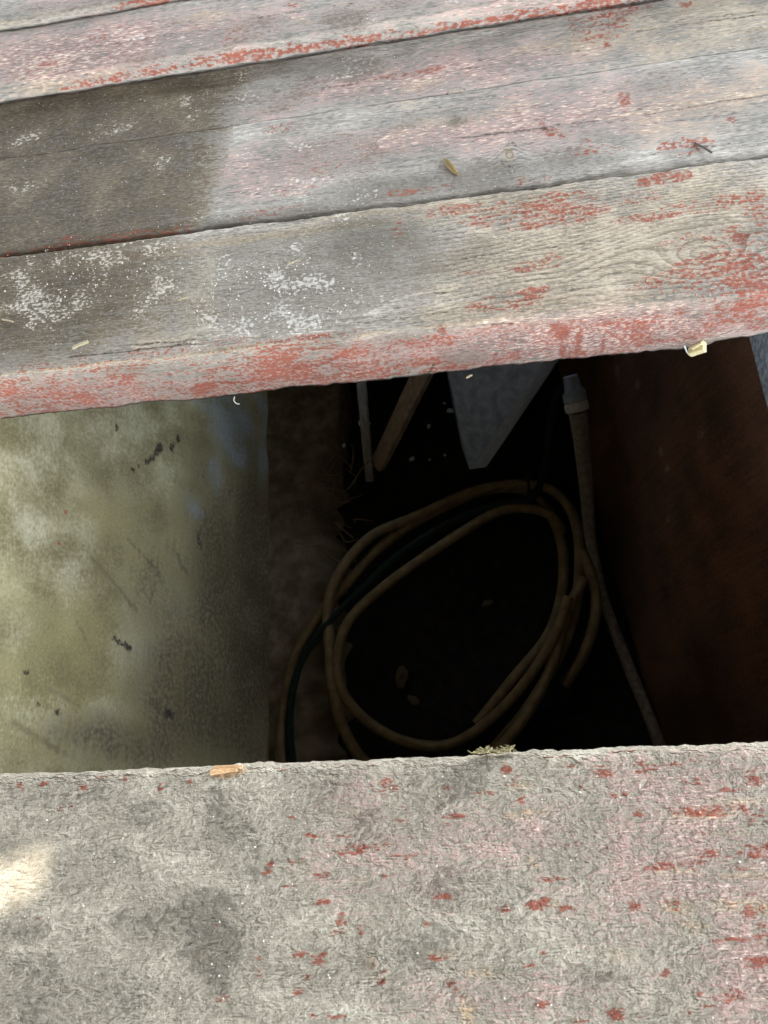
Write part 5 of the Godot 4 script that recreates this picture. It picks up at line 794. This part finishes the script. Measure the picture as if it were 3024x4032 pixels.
const ADDED_ROOF_X0 := -10.0  # extents of the added blocker, set for how the light falls
const ADDED_ROOF_X1 := 2.9
const ADDED_ROOF_Z0 := -4.2
const ADDED_ROOF_Z1 := 4.5

func build_planks() -> void:
	var fibre := {"stretch": 18.0, "dark": c8(104, 101, 96), "light": c8(196, 191, 182), "fib": 0.8, "fine": 0.75, "grain": 0.3, "cloud": 0.5, "h_grain": 0.35, "h_fib": 0.55, "sparkle": 0.002}
	var planks := [
		["deck_plank", -1.5, 1.2, -1.47, -1.302, 0.040, F_A, "farthest weathered grey plank, mostly cut off at the top left corner", 11, 0.010, 0.008],
		["deck_plank", -1.5, 1.2, -1.30, -1.166, 0.030, F_B, "raised pinkish grey plank with a worn red front edge, second farthest", 22, 0.010, 0.005],
		["deck_plank", -1.4, 1.15, -1.161, -1.0268, 0.0, F_C1, "flat plank just below the raised red-edged plank, with dark grime at its left end", 33, 0.008, 0.0014],
		["deck_plank", -1.4, 1.15, -1.0260, -0.824, 0.0, F_C2, "grey plank with an oval knot and blue-black stained near edge", 44, 0.0014, 0.017],
	]
	for p in planks:
		var lk := fibre.duplicate()
		if p[8] == 44:
			lk["rings"] = ring_field(p[1], p[2], p[3] - DECK_THICK, p[4] + DECK_THICK, KNOT_C2, [[KNOT_C2[0][0] - 0.06, KNOT_C2[0][0] + 0.06, KNOT_C2[0][1] - 0.035, KNOT_C2[0][1] + 0.03, 0.7]], 0.006)
		var hh := int(2048.0 * (p[4] - p[3] + 2.0 * DECK_THICK + 2.0 * p[5]) / (p[2] - p[1]) * 1.15)
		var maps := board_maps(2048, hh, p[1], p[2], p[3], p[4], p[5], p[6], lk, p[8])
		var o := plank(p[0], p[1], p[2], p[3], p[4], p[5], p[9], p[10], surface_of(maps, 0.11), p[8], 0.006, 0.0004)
		tag(o, p[7], "plank", "planks of the deck")
	# the plank at the far side of the opening
	var dl := fibre.duplicate()
	dl["grain"] = 0.45
	dl["h_grain"] = 0.5
	dl["dark"] = c8(100, 96, 88)
	dl["light"] = c8(186, 180, 170)
	dl["sparkle"] = 0.004
	dl["rings"] = ring_field(-1.2, 1.0, -0.822 - DECK_THICK, -0.607 + DECK_THICK, KNOT_D, RINGS_D, 0.0075)
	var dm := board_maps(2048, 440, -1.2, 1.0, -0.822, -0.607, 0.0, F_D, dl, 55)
	var od := plank("deck_plank", -1.2, 1.0, -0.822, -0.607, 0.0, 0.004, 0.004, surface_of(dm, 0.15), 55, 0.004, 0.0006, NOTCH)
	tag(od, "thick plank with flaking red front face along the far side of the opening", "plank", "planks of the deck")
	# the near plank
	var el := {"stretch": 16.0, "dark": c8(112, 106, 93), "light": c8(196, 189, 173), "fib": 0.35, "fine": 0.35, "grain": 0.8, "cloud": 0.45, "h_grain": 1.2, "h_fib": 0.5, "sparkle": 0.0022, "grain_f": 0.45, "grain2_f": 0.08, "grain2_x": 1.25, "flecks": [170, -0.25, 0.6, -0.06, 0.25], "grain2_o": 6, "h_cloud": 0.4}
	var em := board_maps(2048, 720, -0.95, 0.85, -0.068, 0.26, 0.0, F_E, el, 66)
	var oe := plank("deck_plank", -0.95, 0.85, -0.068, 0.26, 0.0, 0.012, 0.007, surface_of(em, 0.42), 66, 0.0026, 0.0008)
	near_plank = oe
	tag(oe, "rough grey plank flecked with red paint along the near side of the opening", "plank", "planks of the deck")

func build_pit_things() -> void:
	# left: sloping concrete
	var w := 1400
	var h := 532
	var mp := func(f: Dictionary, k: String) -> PackedByteArray:
		return stamped(w, h, 0.0, 0.0, 2.0, 0.76, f.get(k, []))
	var look := {"stretch": 8.0, "dark": c8(124, 117, 86), "light": c8(190, 183, 148), "fib": 0.25, "fine": 0.35, "grain": 0.5, "cloud": 1.0, "h_grain": 0.35, "h_fib": 0.05, "h_cloud": 0.5, "grain_f": 0.25}
	var layers := [
		layer(mp.call(F_LEFT, "olive"), c8(120, 114, 74), c8(156, 148, 106), 0.1, 0.8, [0.9, 0.3, 0.2, 0.3], 0.75),
		layer(mp.call(F_LEFT, "lime"), c8(186, 184, 164), c8(214, 211, 194), 0.1, 1.1, [1.0, 0.3, 0.3, 0.4], 0.5, 0.04),  # paler blotches and streaks over the base tone
		layer(mp.call(F_LEFT, "painted_shade"), c8(52, 47, 36), c8(88, 80, 64), 0.0, 1.0, [0.7, 0.2, 0.2, 0.3], 0.9),  # shade deepening towards the foot of the wall, painted into the colour
		layer(mp.call(F_LEFT, "blue"), c8(120, 132, 148), c8(158, 170, 184), 0.15, 1.0, [0.9, 0.5, 0.3, 0.4], 0.75),  # bluish sky light on the concrete, painted in as patches
		layer(mp.call(F_LEFT, "marks"), c8(64, 58, 48), c8(92, 86, 72), 0.3, 0.9, [0.9, 0.4, 0.6, 0.6], 0.42, -0.15),
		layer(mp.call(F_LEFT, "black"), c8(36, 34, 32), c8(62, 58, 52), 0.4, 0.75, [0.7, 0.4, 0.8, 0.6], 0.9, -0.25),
		layer(mp.call(F_LEFT, "paint"), c8(150, 40, 34), c8(176, 56, 44), 0.4, 0.7, [0.2, 0.0, 0.2, 0.2]),
	]
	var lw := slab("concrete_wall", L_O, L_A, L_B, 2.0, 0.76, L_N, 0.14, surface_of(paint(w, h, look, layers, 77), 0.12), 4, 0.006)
	tag(lw, "sloping grey-green concrete wall on the left side of the pit, stained and scratched, with shade painted in towards its foot", "wall")

	# right: dark rusty boarding
	look = {"stretch": 1.0, "vstretch": 14.0, "dark": c8(52, 38, 32), "light": c8(116, 84, 68), "fib": 0.6, "fine": 0.5, "grain": 0.2, "cloud": 0.6, "h_grain": 0.2, "h_fib": 0.1, "grain_f": 0.2}
	layers = [
		layer(mp.call(F_RIGHT, "rust"), c8(78, 48, 30), c8(108, 72, 46), 0.0, 1.2, [0.5, 0.3, 0.4, 0.2], 0.45),
		layer(mp.call(F_RIGHT, "black"), c8(20, 17, 15), c8(36, 30, 26), 0.15, 0.8, [0.7, 0.1, 0.2, 0.2], 0.75),
		layer(mp.call(F_RIGHT, "pale"), c8(120, 104, 84), c8(146, 130, 108), 0.25, 0.7, [0.6, 0.1, 0.2, 0.3], 0.6),
	]
	var rw := slab("side_wall", R_O, R_A, R_B, 2.0, 0.76, R_N, 0.08, surface_of(paint(w, h, look, layers, 88), 0.08, 0.6), 9, 0.003)
	tag(rw, "dark rust-brown wall on the right side of the pit", "wall")

	# end walls, floor and ledge
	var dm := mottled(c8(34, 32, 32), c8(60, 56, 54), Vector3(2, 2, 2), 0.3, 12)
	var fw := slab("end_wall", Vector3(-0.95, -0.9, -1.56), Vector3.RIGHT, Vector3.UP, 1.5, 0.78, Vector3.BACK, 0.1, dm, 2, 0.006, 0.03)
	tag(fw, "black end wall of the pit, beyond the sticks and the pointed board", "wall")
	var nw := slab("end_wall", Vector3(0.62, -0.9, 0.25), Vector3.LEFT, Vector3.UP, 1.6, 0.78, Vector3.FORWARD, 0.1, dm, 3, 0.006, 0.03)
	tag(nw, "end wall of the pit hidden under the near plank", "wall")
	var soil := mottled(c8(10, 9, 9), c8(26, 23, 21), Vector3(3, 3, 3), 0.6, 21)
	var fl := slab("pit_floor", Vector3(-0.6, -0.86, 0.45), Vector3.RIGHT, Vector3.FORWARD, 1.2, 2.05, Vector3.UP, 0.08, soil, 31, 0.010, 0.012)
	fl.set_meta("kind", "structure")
	var lm := mottled(c8(80, 71, 58), c8(116, 106, 90), Vector3(2.2, 2.2, 2.2), 0.3, 26)
	var lv := PackedVector3Array()
	var lu := PackedVector2Array()
	var ln := FastNoiseLite.new()
	ln.seed = 33
	ln.frequency = 7.0
	ln.fractal_octaves = 5
	for jj in 110:
		for ii in 40:
			var lx := lerpf(-0.56, -0.20, ii / 39.0)
			var lz := lerpf(-1.5, 0.43, jj / 109.0)
			var near := smoothstep(-0.98, -0.72, lz)
			var edge := -0.305 + 0.05 * near * ln.get_noise_2d(lz * 2.0, 9.0)
			var wide := lerpf(0.012, 0.11, near)
			var dip := smoothstep(edge - wide, edge + wide * 0.4, lx)
			lv.append(Vector3(lx, -0.80 - 0.10 * dip + 0.006 * ln.get_noise_2d(lx, lz), lz))
			lu.append(Vector2(lx, lz))
	var lg := put("concrete_ledge", mesh_of([sheet(lv, lu, 40, 110)]), lm)
	tag(lg, "low concrete ledge along the foot of the sloping wall", "ledge")

	# timber under the plank ends, seen at the right edge
	var bm := mottled(c8(96, 104, 114), c8(150, 158, 168), Vector3(1.2, 9.0, 9.0), 0.12, 41)
	var beam := thing("support_beam", Vector3(0.478, -0.165, 0.0))
	tag(beam, "grey-blue timber under the plank ends at the right edge", "beam")
	put("beam", bar(Vector3(0, 0, -1.5), Vector3(0, 0, 0.45), 0.10, 0.098), bm, beam)
	var beam2 := thing("support_beam", Vector3(-0.86, -0.165, 0.0))
	tag(beam2, "timber under the left plank ends, above the sloping wall", "beam")
	put("beam", bar(Vector3(0, 0, -1.5), Vector3(0, 0, 0.45), 0.10, 0.098), bm, beam2)

	coil()
	lance()
	far_things()

func coil() -> void:
	var rub := mottled(c8(82, 71, 52), c8(112, 98, 72), Vector3(5, 5, 5), 0.02, 51, 0.02, 0.6)
	# one hose laid in three loops
	var ctrl := [Vector3(-0.0412, -0.8380, -0.1941), Vector3(0.0449, -0.8380, -0.2867), Vector3(0.1282, -0.8380, -0.3773), Vector3(0.1696, -0.8380, -0.4792), Vector3(0.1790, -0.8380, -0.5879), Vector3(0.1502, -0.8350, -0.6806), Vector3(0.0957, -0.8300, -0.7234), Vector3(0.0093, -0.8200, -0.7199), Vector3(-0.1122, -0.8100, -0.6703), Vector3(-0.2211, -0.7950, -0.5993), Vector3(-0.3059, -0.7820, -0.5077), Vector3(-0.3694, -0.7820, -0.4373), Vector3(-0.4208, -0.7820, -0.3475), Vector3(-0.4446, -0.7820, -0.2398), Vector3(-0.4514, -0.7820, -0.1362), Vector3(-0.4182, -0.7900, -0.0273), Vector3(-0.2711, -0.8200, 0.0119), Vector3(-0.1180, -0.8380, -0.0541), Vector3(0.0252, -0.8350, -0.1766), Vector3(0.1230, -0.8200, -0.2940), Vector3(0.1842, -0.8120, -0.4084), Vector3(0.2106, -0.8080, -0.5311), Vector3(0.2102, -0.8060, -0.6294), Vector3(0.1718, -0.8040, -0.7004), Vector3(0.0953, -0.8030, -0.7234), Vector3(-0.0121, -0.8000, -0.7133), Vector3(-0.1431, -0.7900, -0.6593), Vector3(-0.2493, -0.7720, -0.6103), Vector3(-0.3166, -0.7570, -0.5278), Vector3(-0.3447, -0.7550, -0.4496), Vector3(-0.3408, -0.7550, -0.3574), Vector3(-0.3341, -0.7600, -0.2696), Vector3(-0.3140, -0.7800, -0.1859), Vector3(-0.2650, -0.8000, -0.1163), Vector3(-0.1526, -0.8080, -0.0721), Vector3(-0.0371, -0.8060, -0.1079), Vector3(0.0654, -0.7950, -0.2074), Vector3(0.1277, -0.7900, -0.3076), Vector3(0.1640, -0.7850, -0.4029), Vector3(0.2119, -0.7820, -0.4805)]
	var hose := thing("coiled_hose")
	tag(hose, "coiled yellow-brown rubber hose lying on the black pit floor", "hose")
	var a := spline(ctrl, 8)
	put("hose_loops", tube(a, same(0.0118, a.size()), 12), rub, hose)
	var inner := [Vector3(0.1837, -0.8300, -0.6070), Vector3(0.1594, -0.8000, -0.6370), Vector3(0.1092, -0.7850, -0.6546), Vector3(0.0413, -0.7750, -0.6475), Vector3(-0.0393, -0.7700, -0.6055), Vector3(-0.1462, -0.7680, -0.5401), Vector3(-0.2300, -0.7620, -0.4803), Vector3(-0.2967, -0.7550, -0.4154), Vector3(-0.3241, -0.7520, -0.3359), Vector3(-0.3162, -0.7600, -0.2687), Vector3(-0.2703, -0.7850, -0.2079), Vector3(-0.1956, -0.8000, -0.1641), Vector3(-0.1099, -0.8050, -0.1517), Vector3(-0.0311, -0.8000, -0.1846), Vector3(0.0613, -0.7900, -0.2632), Vector3(0.1376, -0.7750, -0.3624), Vector3(0.1729, -0.7700, -0.4387)]
	var b := spline(inner, 8)
	put("hose_loops", tube(b, same(0.0112, b.size()), 12), rub, hose)
	var outer := [Vector3(0.2182, -0.8000, -0.5494), Vector3(0.2324, -0.8000, -0.4740), Vector3(0.2270, -0.8000, -0.4025), Vector3(0.1954, -0.8100, -0.3271), Vector3(0.1497, -0.8350, -0.2659)]
	var c := spline(outer, 8)
	put("hose_loops", tube(c, same(0.0116, c.size()), 12), rub, hose)
	var tie: Vector3 = Vector3(0.1149, -0.7900, -0.7112)
	var band := []
	for i in 17:
		var an := TAU * i / 16.0
		band.append(tie + Vector3(0.0, sin(an) * 0.034, cos(an) * 0.03))
	put("tie", tube(band, same(0.003, band.size()), 8), plain(c8(30, 28, 26)), hose)
	# dark green hose that runs with the coil
	var gr := mottled(c8(10, 26, 21), c8(24, 42, 35), Vector3(9, 9, 9), 0.05, 52)
	var green := [Vector3(0.1961, -0.6000, -0.8509), Vector3(0.1836, -0.6400, -0.8474), Vector3(0.1734, -0.7200, -0.8233), Vector3(0.1634, -0.8000, -0.7699), Vector3(0.1220, -0.7850, -0.6796), Vector3(0.0483, -0.7820, -0.6701), Vector3(-0.0694, -0.7800, -0.6320), Vector3(-0.1877, -0.7750, -0.5619), Vector3(-0.2717, -0.7650, -0.4842), Vector3(-0.3416, -0.7500, -0.4120), Vector3(-0.3978, -0.7520, -0.3402), Vector3(-0.4270, -0.7650, -0.2462), Vector3(-0.4251, -0.7800, -0.1350), Vector3(-0.3989, -0.7900, -0.0268)]
	var d := spline(green, 8)
	var gh := put("green_hose", tube(d, same(0.0085, d.size()), 10), gr)
	tag(gh, "thin dark green hose running from the pipe coupling into the coil", "hose")

func lance() -> void:
	var root := thing("pipe_with_coupling")
	tag(root, "grey tapering pipe with a round coupling leaning on the right wall", "pipe")
	var grey := mottled(c8(84, 77, 71), c8(120, 112, 104), Vector3(8, 8, 8), 0.05, 61)
	var pale := mottled(c8(128, 126, 124), c8(170, 168, 164), Vector3(8, 8, 8), 0.05, 62)
	var blue := mottled(c8(92, 98, 112), c8(120, 126, 138), Vector3(8, 8, 8), 0.05, 63)
	put("nozzle", tube([Vector3(0.2034, -0.5200, -0.8266), Vector3(0.2062, -0.5300, -0.8129), Vector3(0.2081, -0.5400, -0.7993)], [0.014, 0.0165, 0.018], 16), blue, root)
	put("coupling_ring", tube([Vector3(0.2084, -0.5400, -0.8014), Vector3(0.2092, -0.5410, -0.7997), Vector3(0.2112, -0.5520, -0.7865), Vector3(0.2116, -0.5530, -0.7849)], [0.021, 0.0235, 0.0235, 0.021], 20), blue, root)
	put("coupling_ring", tube([Vector3(0.2114, -0.5530, -0.7839), Vector3(0.2118, -0.5540, -0.7822), Vector3(0.2139, -0.5630, -0.7710), Vector3(0.2143, -0.5640, -0.7694)], [0.021, 0.024, 0.024, 0.0205], 20), pale, root)
	var s := spline([Vector3(0.2139, -0.5630, -0.7710), Vector3(0.2225, -0.6200, -0.7317), Vector3(0.2306, -0.7000, -0.6608), Vector3(0.2359, -0.7750, -0.5823), Vector3(0.2432, -0.8100, -0.5186), Vector3(0.2537, -0.8300, -0.4394), Vector3(0.2823, -0.8420, -0.3186), Vector3(0.3089, -0.8420, -0.2111), Vector3(0.3249, -0.8420, -0.1366), Vector3(0.3344, -0.8420, -0.0564)], 8)
	var r := []
	for i in s.size():
		r.append(lerpf(0.0195, 0.0125, clampf(i / 26.0, 0.0, 1.0)))
	put("tube", tube(s, r, 14), grey, root)

func far_things() -> void:
	# pointed board
	var gm := mottled(c8(124, 138, 166), c8(172, 186, 214), Vector3(4, 4, 4), 0.08, 71)
	var gl := mottled(c8(176, 192, 220), c8(214, 226, 244), Vector3(6, 6, 6), 0.15, 72)
	var bd := thing("pointed_board")
	tag(bd, "grey board with a pointed lower end standing in the dark far end", "board")
	var t1: Vector3 = Vector3(-0.0466, -0.5200, -0.9151)
	var tl: Vector3 = Vector3(-0.0280, -0.8000, -0.8279)
	var tip: Vector3 = Vector3(-0.0147, -0.8250, -0.7822)
	var r1: Vector3 = Vector3(0.1709, -0.5000, -0.8911)
	var r0: Vector3 = Vector3(0.0016, -0.8000, -0.7822)
	var o1: Vector3 = Vector3(0.2208, -0.5500, -0.9301)
	var o0: Vector3 = Vector3(0.0251, -0.8300, -0.7868)
	var mid: Vector3 = Vector3(-0.0393, -0.6600, -0.8607)
	var om: Vector3 = Vector3(0.0739, -0.7550, -0.8189)
	var rm: Vector3 = Vector3(0.0504, -0.7200, -0.8128)
	var dn := Vector3(0, -0.035, -0.03)
	put("board_face", solid([[t1, r1, rm, r0, tip, tl, mid], [t1 + dn, mid + dn, tl + dn, tip + dn, r0 + dn, rm + dn, r1 + dn], [t1, mid, mid + dn, t1 + dn], [mid, tl, tl + dn, mid + dn], [tl, tip, tip + dn, tl + dn], [t1, t1 + dn, r1 + dn, r1]]), gm, bd)
	put("sawn_edge", solid([[r1, o1, om, rm], [rm, om, o0, r0], [r0, o0, tip], [o1, o1 + dn, om + dn, om], [om, om + dn, o0 + dn, o0]]), gl, bd)
	# sticks
	var sg := mottled(c8(104, 104, 108), c8(146, 146, 148), Vector3(9, 2, 9), 0.06, 74)
	var s1 := put("wooden_stick", bar(Vector3(-0.2302, -0.5500, -0.9463), Vector3(-0.2575, -0.8400, -0.7865), 0.034, 0.02, Vector3.RIGHT, 0.02), sg)
	var mark := put("paint_mark", lump(Vector3(0.014, 0.011, 0.010), 97), plain(c8(170, 174, 190), 0.9), s1)
	mark.position = Vector3(-0.2463, -0.7020, -0.8659)
	tag(s1, "narrow grey stick with a white paint mark, left of the brown stick", "stick", "sticks at the far end")
	var s2 := put("wooden_stick", bar(Vector3(-0.0758, -0.5500, -0.9270), Vector3(-0.2343, -0.8200, -0.8124), 0.045, 0.022, Vector3.UP, 0.036), mottled(c8(112, 98, 88), c8(156, 140, 126), Vector3(9, 3, 9), 0.06, 75))
	tag(s2, "brown stick slanting down to the left to meet the grey stick", "stick", "sticks at the far end")
	# flakes of paint on the floor
	var white := plain(c8(170, 174, 190), 0.9)
	var spots := [[Vector3(-0.0504, -0.8450, -0.9576), 0.016, "largest pale paint flake, just left of the pointed board"], [Vector3(-0.1070, -0.8450, -0.9191), 0.012, "triangular pale paint flake between the brown stick and the pointed board"], [Vector3(-0.0641, -0.8450, -0.9804), 0.006, "tiny pale paint flake above the largest flake"], [Vector3(-0.1525, -0.8450, -0.8338), 0.013, "pale paint flake below the brown stick"], [Vector3(-0.0715, -0.8450, -0.8358), 0.006, "tiny pale paint flake left of the board's tip"], [Vector3(-0.1094, -0.8450, -0.8270), 0.006, "tiny pale paint flake between the lower flakes"], [Vector3(-0.3127, -0.7960, -0.8625), 0.010, "pale paint flake on the concrete ledge edge"]]
	var k := 0
	for sp in spots:
		var f := put("paint_flake", lump(Vector3(sp[1] * 0.6, 0.0012, sp[1] * 0.4), 90 + k), white)
		f.position = sp[0]
		f.rotation.y = k * 1.3
		tag(f, sp[2], "paint flake", "pale paint flakes in the dark")
		k += 1
	# leaves on the floor inside the coil
	var brown := plain(c8(74, 64, 50), 0.9)
	var dead := [[Vector3(-0.1974, -0.8420, -0.3035), 0.026, "largest dead leaf on the black floor inside the coil"], [Vector3(-0.1741, -0.8420, -0.2523), 0.015, "small dead leaf just below the largest one inside the coil"], [Vector3(0.0010, -0.8420, -0.4568), 0.014, "dead leaf high up inside the coil, away from the others"]]
	for dl in dead:
		var lf := put("dead_leaf", lump(Vector3(dl[1], 0.004, dl[1] * 0.55), 120 + k), brown)
		lf.position = dl[0]
		lf.rotation = Vector3(0.2, k * 1.1, 0.15)
		tag(lf, dl[2], "leaf", "dead leaves inside the coil")
		k += 1
	# dry roots at the ledge
	var rm2 := plain(c8(98, 86, 68), 0.95)
	var st := SurfaceTool.new()
	var rng := RandomNumberGenerator.new()
	rng.seed = 12
	var c: Vector3 = Vector3(-0.3463, -0.8000, -0.6867)
	var made := ArrayMesh.new()
	st.begin(Mesh.PRIMITIVE_TRIANGLES)
	for i in 30:
		var p := c + Vector3(rng.randf_range(-0.07, 0.06), 0.002, rng.randf_range(-0.12, 0.10))
		var q := p + Vector3(rng.randf_range(-0.05, 0.05), rng.randf_range(0.0, 0.035), rng.randf_range(-0.05, 0.05))
		var m2 := q + Vector3(rng.randf_range(-0.04, 0.04), rng.randf_range(-0.02, 0.01), rng.randf_range(-0.04, 0.04))
		var sp2 := spline([p, q, m2], 4)
		st.append_from(tube(sp2, taper(0.0022, 0.0008, sp2.size()), 5), 0, Transform3D())
	st.commit(made)
	var rt := put("dry_roots", made, rm2)
	tag(rt, "tangle of dry brown roots on the ledge beside the coil", "roots")
	# root hanging down the right wall
	var hang := spline([Vector3(0.4572, -0.2600, -0.6030), Vector3(0.4595, -0.3100, -0.5896), Vector3(0.4584, -0.3700, -0.5702), Vector3(0.4550, -0.4000, -0.5594), Vector3(0.4446, -0.4050, -0.5532)], 6)
	var hr := thing("hanging_root")
	tag(hr, "thin pale root with a crumb of leaf hanging on the rust-brown wall", "root")
	put("strand", tube(hang, taper(0.0014, 0.0024, hang.size()), 6), plain(c8(120, 112, 106)), hr)
	put("leaf", lump(Vector3(0.007, 0.004, 0.010), 5), plain(c8(104, 108, 108)), hr).position = Vector3(0.4538, -0.4200, -0.5445)

func build_small_things() -> void:
	var straw := plain(c8(150, 142, 118), 0.8)
	var list := [[Vector3(-0.5486, 0.0030, -0.6373), Vector3(-0.5261, 0.0040, -0.6446), 0.0024, "short pale straw lying near the left end of the red-faced plank"], [Vector3(-0.2402, 0.0020, -0.7383), Vector3(-0.2233, 0.0030, -0.7431), 0.0012, "thin bent straw among the white dust at the middle of the red-faced plank"], [Vector3(-0.3980, 0.0020, -0.6998), Vector3(-0.3820, 0.0030, -0.7016), 0.0012, "thin straw on the dusty band of the red-faced plank"], [Vector3(-0.0021, -0.0850, -0.5780), Vector3(0.0059, -0.0830, -0.5803), 0.0018, "seed-like straw bit just under the red edge"], [Vector3(-0.6674, 0.0020, -0.7028), Vector3(-0.6488, 0.0030, -0.6955), 0.0012, "thin straw at the far left end of the red-faced plank"], [Vector3(0.3356, 0.0020, -0.8615), Vector3(0.3546, 0.0030, -0.8390), 0.0016, "dark thin twig lying on the knotty grey plank"]]
	for s in list:
		var o := put("twig" if s[3].contains("twig") else "straw", tube([s[0], (s[0] as Vector3).lerp(s[1], 0.5) + Vector3(0, 0.001, 0), s[1]], same(s[2], 3), 7), plain(c8(78, 74, 70)) if s[3].contains("twig") else straw)
		tag(o, s[3], "twig" if s[3].contains("twig") else "straw", "bits lying on the planks")
	var husk := put("seed_husk", tube([Vector3(-0.0097, 0.0030, -0.8945), Vector3(-0.0035, 0.0050, -0.8833), Vector3(0.0024, 0.0040, -0.8718), Vector3(0.0096, 0.0020, -0.8612)], [0.001, 0.005, 0.0045, 0.001], 8), plain(c8(112, 98, 66)))
	tag(husk, "brown curled seed husk beside the oval knot", "seed husk")
	var hair := spline([Vector3(-0.3469, -0.1076, -0.6000), Vector3(-0.3501, -0.1131, -0.5980), Vector3(-0.3492, -0.1213, -0.5970), Vector3(-0.3446, -0.1250, -0.5970)], 6)
	tag(put("curled_fibre", tube(hair, same(0.0007, hair.size()), 5), plain(c8(220, 214, 200))), "curled white fibre hanging from the red edge above the concrete", "fibre")
	# chip with cobweb under the notch at the right
	var chip := thing("wood_chip")
	tag(chip, "split yellow wood chip caught in cobweb under the red edge", "wood chip")
	var cm := mottled(c8(206, 190, 140), c8(236, 226, 190), Vector3(20, 60, 20), 0.05, 81)
	put("chip", bar(Vector3(0.3089, -0.1136, -0.6000), Vector3(0.3245, -0.0974, -0.5970), 0.012, 0.009, Vector3.UP, 0.016), cm, chip)
	put("splinter", bar(Vector3(0.3094, -0.1005, -0.5980), Vector3(0.3183, -0.0870, -0.5960), 0.004, 0.003), cm, chip)
	put("cobweb", tube(spline([Vector3(0.2974, -0.0945, -0.6000), Vector3(0.3037, -0.1085, -0.5980), Vector3(0.3109, -0.1191, -0.5980), Vector3(0.3156, -0.1177, -0.5980)], 6), same(0.0012, 19), 5), plain(c8(196, 204, 200)), chip)
	# near plank: fluff on its edge, a pebble, raised splinters of bare wood
	var fluff := thing("lichen_tuft")
	tag(fluff, "tuft of pale lichen fluff on the edge of the near plank", "lichen")
	var rng := RandomNumberGenerator.new()
	rng.seed = 31
	var st := SurfaceTool.new()
	st.begin(Mesh.PRIMITIVE_TRIANGLES)
	var fc: Vector3 = Vector3(-0.0024, 0.0000, -0.0705)
	for i in 90:
		var p := fc + Vector3(rng.randf_range(-0.022, 0.018), rng.randf_range(-0.004, 0.0), rng.randf_range(-0.002, 0.003))
		var q := p + Vector3(rng.randf_range(-0.005, 0.005), rng.randf_range(0.0, 0.004), rng.randf_range(-0.003, 0.001))
		st.append_from(tube([p, q, q + Vector3(rng.randf_range(-0.005, 0.005), 0.0, rng.randf_range(-0.003, 0.002))], [0.0006, 0.0005, 0.0003], 4), 0, Transform3D())
	put("strands", st.commit(), plain(c8(146, 138, 104)), fluff)
	var peb := put("pebble", lump(Vector3(0.0065, 0.005, 0.006), 44), mottled(c8(92, 82, 70), c8(140, 130, 116), Vector3(40, 40, 40), 0.05, 82))
	peb.position = Vector3(-0.1379, 0.0030, 0.1235)
	tag(peb, "small round brown crumb stuck on the near plank", "crumb")
	var bare := mottled(c8(176, 136, 96), c8(222, 190, 150), Vector3(20, 120, 120), 0.04, 83)
	var sp := [[Vector3(-0.3131, 0.0010, -0.0604), Vector3(-0.2830, 0.0020, -0.0616)], [Vector3(-0.3094, 0.0000, -0.0642), Vector3(-0.2772, 0.0010, -0.0653)]]
	for s in sp:
		put("splinter", bar(s[0], s[1], 0.006, 0.003, Vector3.UP, 0.003), bare, near_plank)
	# dust and crumbs
	var grain := lump(Vector3(1, 0.6, 1), 3)
	var mm := MultiMesh.new()
	mm.transform_format = MultiMesh.TRANSFORM_3D
	mm.mesh = grain
	var where := []
	for b in F_D["white"]:
		var n: int = int(b[2] * b[3] * 25000.0 * b[4])
		for i in mini(n, 160):
			var an := rng.randf() * TAU
			var rr := sqrt(rng.randf()) * 1.1
			where.append([Vector3(b[0] + cos(an) * rr * b[2], 0.0005, b[1] + sin(an) * rr * b[3]), rng.randf_range(0.0005, 0.0013)])
	for i in 700:
		where.append([Vector3(rng.randf_range(-0.8, 0.1), 0.0005, rng.randf_range(-1.15, -0.63)), rng.randf_range(0.0003, 0.0008)])
	for i in 160:
		where.append([Vector3(rng.randf_range(-0.56, 0.32), 0.001, rng.randf_range(-0.05, 0.18)), rng.randf_range(0.0004, 0.0010)])
	mm.instance_count = where.size()
	for i in where.size():
		mm.set_instance_transform(i, Transform3D(Basis.from_euler(Vector3(0, rng.randf() * TAU, 0)).scaled(Vector3.ONE * where[i][1]), where[i][0]))
	var mi := MultiMeshInstance3D.new()
	mi.name = "dust"
	mi.multimesh = mm
	mi.material_override = plain(c8(196, 192, 182))
	mi.set_meta("kind", "stuff")
	add_child(mi)
